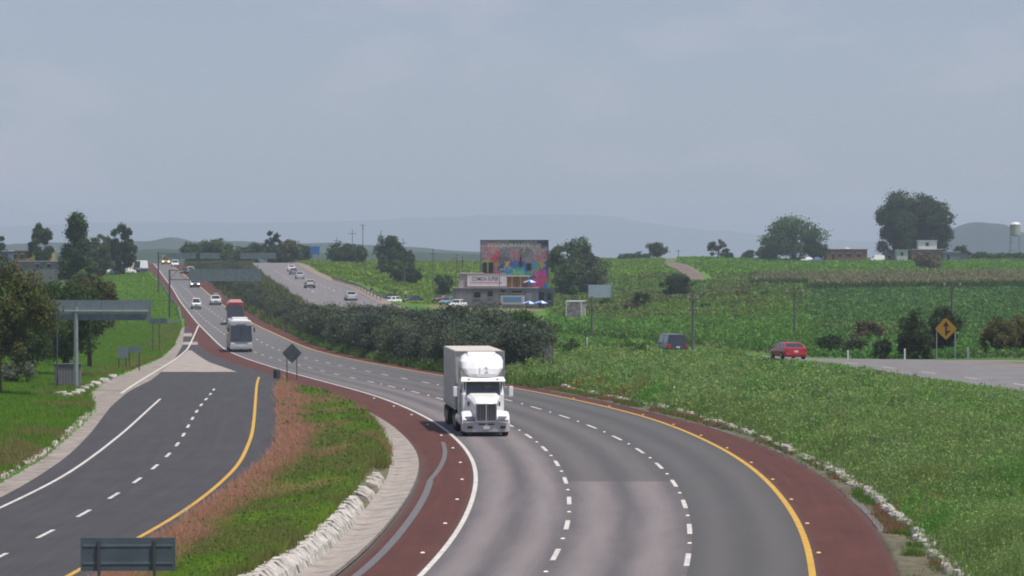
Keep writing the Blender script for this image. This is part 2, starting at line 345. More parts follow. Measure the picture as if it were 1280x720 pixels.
# far hills
def hills(name, prof, D, depth, color, colf, seed=1, rough=0.06):
    """a range of hills: prof = picture outline; real slopes in front of and behind the crest"""
    xs = np.arange(prof[0][0], prof[-1][0] + 1, 4.0); ys = np.interp(xs, [p[0] for p in prof], [p[1] for p in prof])
    k = np.exp(-(np.arange(-6, 7) / 3.0) ** 2); k /= k.sum(); ys = np.convolve(np.pad(ys, 6, mode='edge'), k, 'valid')
    hz = H - (ys - YH) / F * D - 2
    rows = []; cols = []
    for t in np.linspace(-1, 1, 17):
        d = D + t * depth; s = (1 - abs(t)) ; s = s * s * (3 - 2 * s)
        x = (xs - 640) / F * D * (1 + .0 * t)
        z = 2 + hz * s * (1 - rough * 2 * (fbm(xs / 25 + 7, t * 6 + 3 + xs * 0, seed) - .5) * (1 if abs(t) > .01 else .0))
        rows.append(np.stack([x, np.full_like(x, d), z - (1.5 if s <= 0 else 0)], -1))
        w = fbm(xs / 12, xs * 0 + t * 14, seed + 5)[:, None]; cols.append(np.array(color) * (1 - w) + np.array(colf) * w)
    V = np.array(rows); r, c, _ = V.shape; ii = (np.arange(r - 1)[:, None] * c + np.arange(c - 1)[None, :]).ravel()
    o = put(name, np_mesh(name, V.reshape(-1, 3), np.stack([ii, ii + 1, ii + c + 1, ii + c], -1), attr_mat('hill_cover', 0, .95), tint=np.array(cols).reshape(-1, 3)), None, smooth=True)
    o['kind'] = 'structure'; return o
hills('far_mountains', [(-500, 283), (-200, 276), (0, 284), (90, 279), (180, 277), (300, 279), (400, 277), (480, 275), (520, 272), (570, 271), (640, 269), (700, 268), (760, 270), (800, 277), (850, 284), (900, 289), (945, 292), (975, 300), (1080, 302), (1250, 306), (1500, 298), (1900, 290)], 14500, 1100, (.02, .035, .03), (.03, .045, .035), 3, .15)
hills('wooded_hills', [(-500, 300), (-100, 304), (0, 306), (60, 303), (150, 304), (195, 301), (205, 297), (214, 294), (222, 298), (240, 303), (300, 301), (350, 305), (420, 303), (470, 307), (520, 309), (560, 313), (600, 315), (680, 318), (740, 322), (900, 324)], 3600, 500, (.015, .03, .02), (.025, .045, .025), 8, .12)
hills('blue_hill', [(1120, 318), (1150, 308), (1170, 298), (1185, 289), (1197, 282), (1213, 277.5), (1228, 277), (1243, 280), (1258, 286), (1275, 292), (1300, 298), (1360, 306), (1450, 312), (1600, 316)], 4300, 500, (.010, .020, .022), (.016, .028, .026), 12, .12)
hills('low_valley_woods', [(-400, 318), (0, 316), (120, 316), (175, 312), (200, 311), (260, 314), (300, 317), (420, 316), (480, 314), (600, 318), (680, 321)], 2100, 250, (.015, .03, .02), (.035, .06, .03), 18, .2)

# ------------------------------------------------------------------ paved surfaces
def dgrid(a, b, step=None):
    out = [a]
    while out[-1] < b: out.append(min(b, out[-1] + (step or max(1.0, out[-1] * .01))))
    return np.array(out)
def ribbon(name, Lf, Rf, d0, d1, zf, lift, mat, nx=1, parent=None, kind='structure', step=None, uvf=None, lf=None):
    d = dgrid(d0, d1, step); l, r = Lf(d), Rf(d); t = np.linspace(0, 1, nx + 1)
    X = l[:, None] + (r - l)[:, None] * t[None, :]; D = np.repeat(d[:, None], nx + 1, 1)
    Z = zf(D) + lift + (lf(X, D) if lf else 0)
    V = np.stack([X, D, Z], -1).reshape(-1, 3); n, c = X.shape
    ii = (np.arange(n - 1)[:, None] * c + np.arange(c - 1)[None, :]).ravel()
    uv = uvf(X, D).reshape(-1, 2) if uvf else None
    o = put(name, np_mesh(name, V, np.stack([ii, ii + 1, ii + c + 1, ii + c], -1), mat, uv=uv), None, parent)
    if kind and not parent: o['kind'] = kind
    return o
def road_mat(name, kind):
    m = bpy.data.materials.new(name); m.use_nodes = True; n = m.node_tree; b = n.nodes['Principled BSDF']; N = n.nodes.new; K = n.links.new
    uv = N('ShaderNodeUVMap'); uv.uv_map = 'uv'; sx = N('ShaderNodeSeparateXYZ'); K(uv.outputs[0], sx.inputs[0])
    def math_(op, a, b_=None, clamp=False):
        q = N('ShaderNodeMath'); q.operation = op; q.use_clamp = clamp
        for i, v in enumerate((a, b_)):
            if v is None: continue
            if isinstance(v, (int, float)): q.inputs[i].default_value = v
            else: K(v, q.inputs[i])
        return q.outputs[0]
    u, v = sx.outputs[0], sx.outputs[1]
    tc = N('ShaderNodeTexCoord'); n1 = N('ShaderNodeTexNoise'); n1.inputs['Scale'].default_value = .35; n1.inputs['Detail'].default_value = 6
    K(tc.outputs['Object'], n1.inputs['Vector'])
    n2 = N('ShaderNodeTexNoise'); n2.inputs['Scale'].default_value = 16; n2.inputs['Detail'].default_value = 8; n2.inputs['Roughness'].default_value = .8; K(tc.outputs['Object'], n2.inputs['Vector'])
    mp = N('ShaderNodeMapping'); mp.inputs['Scale'].default_value = (7, .12, 1); K(uv.outputs[0], mp.inputs['Vector'])
    n3 = N('ShaderNodeTexNoise'); n3.inputs['Scale'].default_value = 1; n3.inputs['Detail'].default_value = 5; K(mp.outputs[0], n3.inputs['Vector'])   # streaks along the travel direction
    wob = math_('MULTIPLY', math_('SUBTRACT', n1.outputs['Fac'], .5), .07)
    if kind == 'main':
        ph = math_('MULTIPLY', math_('ADD', u, wob), 4 * math.pi); c = math_('MULTIPLY', math_('COSINE', ph), -.5)     # bright wheel tracks, dark oil strip between
        tone = math_('ADD', .5, math_('MULTIPLY', c, .55)); tone = math_('ADD', tone, math_('MULTIPLY', math_('SUBTRACT', n3.outputs['Fac'], .5), .55), True)
        r = N('ShaderNodeValToRGB'); K(tone, r.inputs[0]); e = r.color_ramp.elements
        e[0].position = .05; e[0].color = (.080, .076, .084, 1); e[1].position = .95; e[1].color = (.205, .178, .185, 1)
        r2 = N('ShaderNodeValToRGB'); K(tone, r2.inputs[0]); e = r2.color_ramp.elements
        e[0].position = .0; e[0].color = (.066, .064, .067, 1); e[1].position = 1; e[1].color = (.098, .095, .099, 1)
        # the outer lane and the older stretch of the middle lane are plain grey asphalt; seams run straight across
        outer = math_('GREATER_THAN', u, 2.02)
        mid = math_('MULTIPLY', math_('GREATER_THAN', u, 1.02), math_('GREATER_THAN', v, 117.5))
        fac = math_('MAXIMUM', outer, math_('MULTIPLY', mid, .75)); 
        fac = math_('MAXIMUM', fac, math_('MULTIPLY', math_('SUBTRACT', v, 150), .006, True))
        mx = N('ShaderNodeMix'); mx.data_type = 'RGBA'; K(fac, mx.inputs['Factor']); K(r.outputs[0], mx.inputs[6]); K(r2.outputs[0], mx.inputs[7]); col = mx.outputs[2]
        # paving turns paler with distance
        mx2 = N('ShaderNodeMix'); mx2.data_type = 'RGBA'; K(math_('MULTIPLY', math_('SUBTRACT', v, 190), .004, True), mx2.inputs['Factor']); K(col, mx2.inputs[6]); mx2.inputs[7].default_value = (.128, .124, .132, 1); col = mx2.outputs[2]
    else:
        c1, c2 = {'ramp': ((.040, .0385, .044), (.060, .058, .066)), 'opp': ((.125, .12, .13), (.19, .18, .19)), 'red': ((.060, .022, .0185), (.100, .035, .028))}[kind]
        r = N('ShaderNodeValToRGB'); K(math_('ADD', math_('MULTIPLY', n3.outputs['Fac'], .6), math_('MULTIPLY', n1.outputs['Fac'], .4)), r.inputs[0]); e = r.color_ramp.elements
        e[0].position = .3; e[0].color = (*c1, 1); e[1].position = .7; e[1].color = (*c2, 1); col = r.outputs[0]
        if kind == 'red':     # worn greyer toward its two edges
            ed = math_('MULTIPLY', math_('SUBTRACT', math_('ABSOLUTE', math_('SUBTRACT', u, .5)), .36), 6, True)
            mx = N('ShaderNodeMix'); mx.data_type = 'RGBA'; K(math_('MULTIPLY', ed, .75), mx.inputs['Factor']); K(col, mx.inputs[6]); mx.inputs[7].default_value = (.085, .060, .060, 1); col = mx.outputs[2]
    mr = N('ShaderNodeMapRange'); mr.inputs['From Min'].default_value = .3; mr.inputs['From Max'].default_value = .7; mr.inputs['To Min'].default_value = .74; mr.inputs['To Max'].default_value = 1.28; K(n2.outputs['Fac'], mr.inputs['Value'])
    mu = N('ShaderNodeMix'); mu.data_type = 'RGBA'; mu.blend_type = 'MULTIPLY'; mu.inputs['Factor'].default_value = 1; K(col, mu.inputs[6]); K(mr.outputs[0], mu.inputs[7]); K(mu.outputs[2], b.inputs['Base Color'])
    b.inputs['Roughness'].default_value = .85; b.inputs['Specular IOR Level'].default_value = .25
    bp = N('ShaderNodeBump'); bp.inputs['Strength'].default_value = .25; bp.inputs['Distance'].default_value = .01; K(n2.outputs['Fac'], bp.inputs['Height']); K(bp.outputs[0], b.inputs['Normal'])
    return m
def lanes_uv(X, D):
    x0, x1, x2, x3 = X0(D), X1(D), X2(D), X3(D)
    u = np.where(X < x1, (X - x0) / (x1 - x0), np.where(X < x2, 1 + (X - x1) / (x2 - x1), 2 + (X - x2) / (x3 - x2)))
    return np.stack([u, D], -1)
def band_uv(Lf, Rf, k=1): return lambda X, D: np.stack([(X - Lf(D)) / (Rf(D) - Lf(D)) * k, D], -1)
DEND = 880
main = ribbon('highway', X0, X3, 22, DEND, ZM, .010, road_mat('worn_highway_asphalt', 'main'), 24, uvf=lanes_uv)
tag(main, 'three-lane grey highway curving toward the viewer')
red = road_mat('red_shoulder_paint', 'red')
ribbon('red_shoulder', XA, X0, 22, DEND, ZM, .006, red, 4, uvf=band_uv(XA, X0))
ribbon('red_shoulder', X3, X4, 22, DEND, ZM, .006, red, 3, uvf=band_uv(X3, X4))
ramp_r = lambda d: np.where(d < 228, RR(d), np.minimum(XA(d), XA(d)))
ramp = ribbon('exit_ramp', RL, ramp_r, 22, DJ + 2, ZM, .002, road_mat('dark_ramp_asphalt', 'ramp'), 8, uvf=band_uv(RL, ramp_r, 3))
conc = ramp_mat('worn_concrete', (.30, .265, .245), .9, .28, 1.2, bump=.4)
pale = ramp_mat('pale_dusty_concrete', (.30, .262, .245), .95, .22, .9)
apron = ribbon('shoulder_apron', RG, RL, 22, DJ, ZM, .014, ramp_mat('dusty_apron_concrete', (.23, .195, .175), .95, .35, 1.0, c2=(.34, .30, .28)), 4)
# gore: pale concrete triangle between highway and ramp
def poly_sheet(name, pts, lift, mat, parent=None):
    P = []
    for x, y in pts: d = dm(y); P.append(((x - 640) / F * d, d, float(ZM(d)) + lift))
    o = put(name, MB().add(P, [tuple(range(len(P)))[::-1]]), mat, parent); 
    if not parent: o['kind'] = 'structure'
    return o
def gore_sheet(name, l, r, y0, y1, lift, mat):
    return ribbon(name, mw(l, 0), mw(r, 0), dm(y0), dm(y1), ZM, lift, mat, 4, step=1.5)
gore_sheet('gore_concrete', [(190, 466), (216, 452), (236, 437)], [(292, 463.5), (262, 453), (238, 437)], 465, 438, .012, pale)
gore_sheet('gore_patch', [(218, 431), (222, 427)], [(247, 431), (247, 427)], 431, 427.5, .013, pale)
gore_sheet('gore_patch', [(221, 421), (224, 416)], [(240, 421), (240, 416)], 420.5, 416.5, .013, pale)
# far carriageway and the merging area at its right
opp = ribbon('far_carriageway', OL, OR, 22, 900, ZO, .010, road_mat('grey_far_asphalt', 'opp'), 10, uvf=band_uv(OL, OR, 3))
MR = curve([(60, 80), (150, 66), (200, 56), (225, 48), (234, 41), (238, 34), (243, 29), (250, 28)], 2)
mrg = ribbon('merge_apron', OR, lambda d: np.maximum(MR(d), OR(d) + .3), 60, 243, ZO, .004, ramp_mat('pale_merge_paving', (.125, .12, .12), .9, .3, .25, stretch=(.3, 1.5, 1), c2=(.24, .215, .20)), 8)
ribbon('dusty_verge', lambda d: OR(d) - .4, lambda d: OR(d) + 1.7, 430, 800, ZO, .05, ramp_mat('pinkish_dusty_gravel', (.22, .175, .15), .95, .25, .6), 2)
# concrete gutter of separate cast slabs along the island (its joints are real gaps)
gut = root('concrete_gutter', None, None, (0, 0, 0)); gut['kind'] = 'structure'
put('gutter_bed', ribbon('tmp', XG, XA, 24, 205, ZM, -.02, ramp_mat('dark_joint', (.10, .09, .085), 1), 2).data, None, gut)
bpy.data.objects.remove([o for o in COL.objects if o.name.startswith('tmp')][0])
d = 60.0; k = 0
while d < 178:
    e = d + 1.9; mb = MB(); a0, a1, b0, b1 = XG(d) + .03, XA(d) - .06, XG(e - .05) + .03, XA(e - .05) - .06
    def gz(t, q): return float(ZM(q)) + .035 + .16 * abs(t - .25) ** 1.4 * 1.2
    P = []
    for q, l, r in ((d, a0, a1), (e - .05, b0, b1)):
        for t in (0, .25, .6, 1): P.append((l + (r - l) * t, q, gz(t, q) + random.uniform(-.008, .008)))
    P += [(x, y, z - .12) for x, y, z in P]
    mb.add(P, [(0, 1, 5, 4), (1, 2, 6, 5), (2, 3, 7, 6), (8, 9, 1, 0), (9, 10, 2, 1), (10, 11, 3, 2), (12, 4, 5, 13), (13, 5, 6, 14), (14, 6, 7, 15), (11, 15, 7, 3), (8, 0, 4, 12)])
    put('slab', mb, conc, gut); d = e; k += 1
# stone kerbs: every block its own piece, leaning back on the bank
white_stone = ramp_mat('whitewashed_stone', (.36, .33, .31), .9, .3, 4, bump=.6, c2=(.58, .55, .53))
grey_stone = ramp_mat('bare_kerb_stone', (.34, .31, .29), .9, .3, 3, bump=.6)
def stone(w, l, h, mat, x, y, z, rz, parent, rng):
    mb = MB(); P = []
    for dz, s in ((-.3, 1.0), (h * .55, .97), (h, .72)):
        ring = []
        for a in range(8):
            t = 2 * math.pi * (a + .5) / 8; cx, cy = math.cos(t), math.sin(t); sq = 1 / max(abs(cx), abs(cy)) * .82 + .12
            ring.append((cx * sq * w / 2 * s * rng.uniform(.86, 1.08), cy * sq * l / 2 * s * rng.uniform(.9, 1.04), dz + (rng.uniform(-.05, .05) if dz > 0 else 0)))
        P.append(ring)
    mb.rings(P); return put('kerb_stone', mb, mat, parent, loc=(x, y, z), rz=rz)
rs = random.Random(3)
kl = tag(root('island_stone_kerb', None, None, (0, 0, 0)), 'whitewashed stone kerb wall along the grass island', 'kerb')
d = 62.0
while d < 124:
    l = rs.uniform(.20, .36)*(1 if d < 104 else 1.4); e = d + l + .03
    if not (103.5 < d < 107 or 110 < d < 113 or d > 117):
        m = white_stone if d < 107 or rs.random() < .6 else grey_stone
        h = rs.uniform(.42, .58) * (1 - .25 * sstep(100, 122, d)); x = float(XG(d)) - .18
        sl = -math.atan(float(XG(d + 1) - XG(d)))
        o0, o1, w = float(XG(d)) + .06 + rs.uniform(-.03, .05), float(XG(d + l)) + .06, .40 + rs.uniform(-.08, .08); z0 = float(ZM(d)); top = (.30 + h * .42) * (1 - .35 * float(sstep(100, 120, d))) + rs.uniform(-.06, .06); j = lambda s=.03: rs.uniform(-s, s)
        lo_, mi_, hi_ = [], [], []
        P = []
        for q, o in ((d, o0), (d + l, o1)):
            P += [(o + j(), q, z0 - .1), (o - w * .35 + j(), q + j(), z0 + top * .55 + j(.04)), (o - w + j(.04), q + j(), z0 + top + j(.04)), (o - w - .22, q, z0 + top + j(.03)), (o - w - .26, q, z0 - .1)]
        mid = [( (P[i][0] + P[i + 5][0]) / 2 + (.03 if i < 3 else 0), d + l / 2, (P[i][2] + P[i + 5][2]) / 2 + (.04 if 0 < i < 4 else 0)) for i in range(5)]
        put('kerb_stone', MB().rings([P[:5], mid, P[5:]]), m, kl)
    d = e
kr = tag(root('bank_stone_kerb', None, None, (0, 0, 0)), 'broken pale stone kerb between the red shoulder and the weedy bank', 'kerb')
d = 62.0
while d < 205:
    l = rs.uniform(.7, 1.7); 
    gap = (93.5 < d < 96) or rs.random() < (.07 if d < 130 else .35)
    if not gap:
        m = white_stone if rs.random() < .55 else grey_stone
        sl = float(XK(d + 1) - XK(d)); x = float(XK(d))
        nst = 2 if d < 92 else 1
        for q in range(nst): stone(rs.uniform(.42, .62) / (1 if nst == 1 else 1.25), l / (1.0 if nst == 1 else 1.5), rs.uniform(.14, .28), m, x + rs.uniform(-.12, .12) + .3 * q, d + l / 2 + rs.uniform(-.2, .2) * q, float(ZM(d)) + .02, -math.atan(sl), kr, rs)
    d += l + .06
kk = tag(root('ramp_stone_kerb', None, None, (0, 0, 0)), 'pale stone kerb between the exit ramp apron and the left grass', 'kerb')
d = 60.0
while d < 168:
    l = rs.uniform(.5, 1.0)
    if rs.random() > .4: stone(rs.uniform(.35, .5), l, rs.uniform(.10, .2), white_stone if rs.random() < .3 else grey_stone, float(RG(d)) - .15, d + l / 2, float(ZM(d)) + .02, -math.atan(float(RG(d + 1) - RG(d))), kk, rs)
    d += l + .08
for i, (px, py) in enumerate([(100, 494), (106, 490), (94, 497), (112, 487), (120, 484), (130, 480), (141, 474), (84, 500), (76, 497)]):
    dd = dm(py); stone(rs.uniform(.6, 1.1), rs.uniform(.6, 1.0), .35, white_stone, (px - 640) / F * dd, dd, float(ZM(dd)) + .05, rs.uniform(0, 3), kk, rs)
# dirty seam strip where the red paint ends on the right
ribbon('gutter_seam', lambda d: X4(d) - .02, lambda d: X4(d) + .22, 40, 230, ZM, .03, ramp_mat('grey_gutter', (.13, .12, .125), .9, .3, 2), 1)
ribbon('tar_seam', lambda d: XA(d) + .36, lambda d: XA(d) + .62, 60, 118, ZM, .014, ramp_mat('tar_seam_fill', (.125, .12, .128), .6, .25, 4), 1)
ts = curve([(118, 0.5), (128, 1.0), (140, 1.6), (150, 2.0)], 2)
ribbon('tar_seam', lambda d: XA(d) + .36 + (ts(d) - .5), lambda d: XA(d) + .56 + (ts(d) - .5), 118, 143, ZM, .0145, ramp_mat('tar_seam_fill', (.125, .12, .128), .6), 1)

# painted lines
wp = ramp_mat('white_road_paint', (.56, .53, .51), .7, .42, 2.6, c2=(.70, .67, .65), detail=9); yp = ramp_mat('yellow_road_paint', (.54, .32, .06), .7, .34, 2.4, c2=(.62, .37, .06), detail=9)
yp2 = ramp_mat('faded_yellow_paint', (.55, .36, .14), .8, .2, 5)
def line(name, Cf, w, d0, d1, mat, parent, lift=.016, zf=ZM): return ribbon(name, lambda d: Cf(d) - w / 2, lambda d: Cf(d) + w / 2, d0, d1, zf, lift, mat, 1, parent)
line('edge_line', X0, .17, 22, DEND, wp, main); line('edge_line', X3, .20, 22, 190, yp, main)
line('edge_line', X3, .16, 190, DEND, yp2, main)
line('edge_line', RW, .15, 22, 188, wp, ramp, .006); line('edge_line', RY, .17, 22, 232, yp, ramp, .008)
line('edge_line', RWG, .2, 196, dm(407), wp, ramp, .018)
def dash(Cf, dc, ln, w, mat, parent, lift=.017, zf=ZM, name='lane_dash'):
    return ribbon(name, lambda d: Cf(d) - w / 2, lambda d: Cf(d) + w / 2, dc - ln / 2, dc + ln / 2, zf, lift, mat, 1, parent, step=1.3)
stud_m = ramp_mat('reflector_stud', (.75, .72, .68), .4, .1, 8); stud_a = ramp_mat('amber_stud', (.75, .45, .12), .4, .1, 8)
stud_me = MB().rings([[(-.07, -.06, 0), (.07, -.06, 0), (.07, .06, 0), (-.07, .06, 0)], [(-.045, -.03, .03), (.045, -.03, .03), (.045, .03, .03), (-.045, .03, .03)]]).mesh('road_stud'); stud_me.materials.append(stud_m)
stud_me2 = stud_me.copy(); stud_me2.materials.clear(); stud_me2.materials.append(stud_a)
def stud(x, d, parent, me=stud_me, zf=ZM): put('road_stud', me, None, parent, loc=(float(x), d, float(zf(d)) + .014))
d = 87.0 - 20
while d < 640:
    step = 9.9 if d < 170 else 10.4
    dash(X2, d, 3.6, .16, wp, main); dash(X1, d + 1.5, 3.4, .16, wp, main)
    if d < 215: stud(X2(d + 5), d + 5, main); stud(X1(d + 6.5), d + 6.5, main)
    if d < 190: stud(X3(d + 2) + .3, d + 2, main, stud_me2); stud(X0(d + 2) - .55, d + 2, main)
    if d < 150 and int(d) % 2: stud(XA(d + 3) + .95, d + 3, main)
    d += step
d = 72.0
while d < 205: dash(RD, d, 2.9, .15, wp, ramp, .007); d += 7.7
c1 = lambda d: OC(d) - .2
d = 150.0
while d < 245: dash(lambda q: OC(q) - 2.6 + .0 * q, d, 3.6, .18, wp, opp, .018, ZO); d += 10.5
line('edge_line', lambda d: np.maximum(MR(d), OR(d) + .3) - .5, .2, 60, 236, wp, opp, .02, ZO)
d = 500.0
while d < 700: dash(lambda q: OC(q) - 1.8, d, 4, .2, wp, opp, .018, ZO); dash(lambda q: OC(q) + 2, d + 3, 4, .2, wp, opp, .018, ZO); d += 12
# red-brown earth track climbing the far field
tl = [(834, 329), (846, 332), (858, 338), (868, 345), (873, 352)]
tm = ramp_mat('brown_track_earth', (.15, .115, .095), .95, .4, .35)
tp = [gh(x, y) for x, y in tl]
mbt = MB(); P = []
for (x, y, z), w in zip(tp, (3.6, 3.1, 2.6, 2.2, 1.6)): P += [(x - w, y, float(T(x - w, y)) + .25), (x - w * .3, y, float(T(x - w * .3, y)) + .12), (x + w * .3, y, float(T(x + w * .3, y)) + .3), (x + w, y, float(T(x + w, y)) + .2)]
Fs = [(i * 4 + j, i * 4 + j + 1, i * 4 + j + 5, i * 4 + j + 4) for i in range(4) for j in range(3)]
P += [(x, y, z - 1.5) for x, y, z in P]; Fs += [(20 + 0, 1 + 20, 1, 0)]
put('dirt_track', mbt.add(P, Fs), tm)['kind'] = 'structure'

# ------------------------------------------------------------------ vegetation
LEAF = attr_mat('leaves', .3, .6); GRASS = attr_mat('grass_blades', .35, .7)
bark = ramp_mat('tree_bark', (.075, .058, .045), .95, .35, 5, bump=.5)
def blades(X, Y, Z, h, w, col, k=4, spread=.12, lean=.35, rng=RNG):
    n = len(X); X = np.repeat(X, k); Y = np.repeat(Y, k); Z = np.repeat(Z, k); h = np.repeat(h, k) * rng.uniform(.6, 1.15, n * k); w = np.repeat(w, k); col = np.repeat(col, k, 0)
    bx = X + rng.normal(0, 1, n * k) * spread; by = Y + rng.normal(0, 1, n * k) * spread; a = rng.uniform(0, math.pi, n * k)
    dx, dy = np.cos(a) * w / 2, np.sin(a) * w / 2; lx, ly = rng.normal(0, lean, n * k) * h, rng.normal(0, lean, n * k) * h
    V = np.stack([np.stack([bx - dx, by - dy, Z - .03], -1), np.stack([bx + dx, by + dy, Z - .03], -1), np.stack([bx + lx, by + ly, Z + h], -1)], 1)
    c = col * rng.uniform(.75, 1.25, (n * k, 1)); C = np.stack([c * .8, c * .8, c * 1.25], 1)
    return V.reshape(-1, 3), C.reshape(-1, 3)
def leaves(P, size, col, rng=RNG, up=.5, out=None, aspect=.45):
    """one pointed leaf triangle per point; out = preferred facing"""
    n = len(P); size = np.broadcast_to(size, n); a = rng.normal(size=(n, 3)); a[:, 2] += up; a /= np.linalg.norm(a, axis=1)[:, None]
    r = rng.normal(size=(n, 3))
    if out is not None: r = np.cross(a, out + .55 * rng.normal(size=(n, 3)))
    else: r = np.cross(a, r)
    r /= np.linalg.norm(r, axis=1)[:, None] + 1e-9
    s = (size * rng.uniform(.6, 1.4, n))[:, None]
    V = np.stack([P - a * s * .5 - r * s * aspect, P - a * s * .5 + r * s * aspect, P + a * s * .6], 1)
    C = np.repeat(col[:, None, :] * rng.uniform(.7, 1.3, (n, 1, 1)), 3, 1)
    return V.reshape(-1, 3), C.reshape(-1, 3)
def soup(name, parts, mat, label, cat=None, kind='stuff'):
    V = np.concatenate([p[0] for p in parts]); C = np.concatenate([p[1] for p in parts])
    o = put(name, np_mesh(name, V, np.arange(len(V)).reshape(-1, 3), mat, tint=C), None)
    if kind: o['kind'] = kind
    return tag(o, label, cat)
def sample(n, d0, d1, Lf, Rf, p=1.6, rng=RNG):
    """n points between two edge curves, denser toward the eye (weight d**-p)"""
    out = [[], []]; tot = 0
    g = np.linspace(d0, d1, 400); w = np.maximum(Rf(g) - Lf(g), 0) * g ** -p; cdf = np.cumsum(w); cdf /= cdf[-1]
    d = np.interp(rng.uniform(0, 1, n), cdf, g); l, r = Lf(d), Rf(d)
    return l + (r - l) * rng.uniform(0, 1, n), d
def lerp(a, b, t): return np.asarray(a) * (1 - t[:, None]) + np.asarray(b) * t[:, None]

# grass island between ramp and highway
def inr(X, Y): return (X > RR(Y) + .05) & (X < XG(Y) - .35)
X, Y = sample(62000, 56, 232, lambda d: RR(d) + .0, lambda d: XG(d) - .62 * sstep(128, 118, d) - .05, 1.7)
tk = (X - RR(Y)) / np.maximum(XG(Y) - RR(Y), .5); n1 = fbm(X / 3, Y / 5, 41); n2 = fbm(X / .9, Y / 1.4, 42)
col = lerp((.13, .23, .03), (.23, .35, .045), n2)
olive = sstep(.47, .60, n1)[:, None] * .65; col = col * (1 - olive) + np.array([.20, .17, .075]) * olive
pink = (sstep(1.9, .7, (X - RR(Y)) + 1.1 * (n2 - .5)) * .85 + .5 * sstep(.60, .66, fbm(X / 4, Y / 6, 44)) + .55 * sstep(205, 225, Y))[:, None].clip(0, .9)
col = col * (1 - pink) + np.array([.50, .25, .19]) * pink
h = .18 + .28 * n1 + .14 * pink[:, 0]
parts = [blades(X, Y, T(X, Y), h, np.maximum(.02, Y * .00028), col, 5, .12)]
k = RNG.random(len(X)) < .12
parts.append(leaves(np.stack([X[k], Y[k], T(X[k], Y[k]) + .2 + .2 * RNG.random(k.sum())], -1), Y[k] * .0008, np.tile([.10, .21, .035], (k.sum(), 1))))
soup('island_grass', parts, GRASS, 'green and pinkish long grass on the island beside the ramp')
# left verge grass
X, Y = sample(70000, 78, DJ, lambda d: np.maximum(RG(d) - 45, -700 / F * d), lambda d: RG(d) - .1, 1.2)
n1 = fbm(X / 3, Y / 5, 51); n2 = fbm(X / .9, Y / 1.4, 52); col = lerp((.10, .20, .025), (.17, .30, .035), n2)
e = (sstep(4.5, 1.2, RG(Y) - X) * sstep(.5, .62, n1) * .7)[:, None]; col = col * (1 - e) + np.array([.27, .17, .10]) * e
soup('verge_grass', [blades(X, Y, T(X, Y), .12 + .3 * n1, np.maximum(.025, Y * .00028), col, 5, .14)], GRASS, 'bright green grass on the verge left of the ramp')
# green slope left of the highway farther up
X, Y = sample(30000, DJ, 780, lambda d: np.maximum(-700 / F * d, XA(d) - 70), lambda d: XA(d) - 1.0, 1.2)
n1 = fbm(X / 12, Y / 25, 53); n2 = fbm(X / 2, Y / 5, 54); col = lerp((.12, .23, .025), (.19, .33, .035), n2)
soup('slope_grass', [blades(X, Y, T(X, Y), .2 + .3 * n1, Y * .0004, col, 3, .5)], GRASS, 'bright green grass on the slope left of the highway')
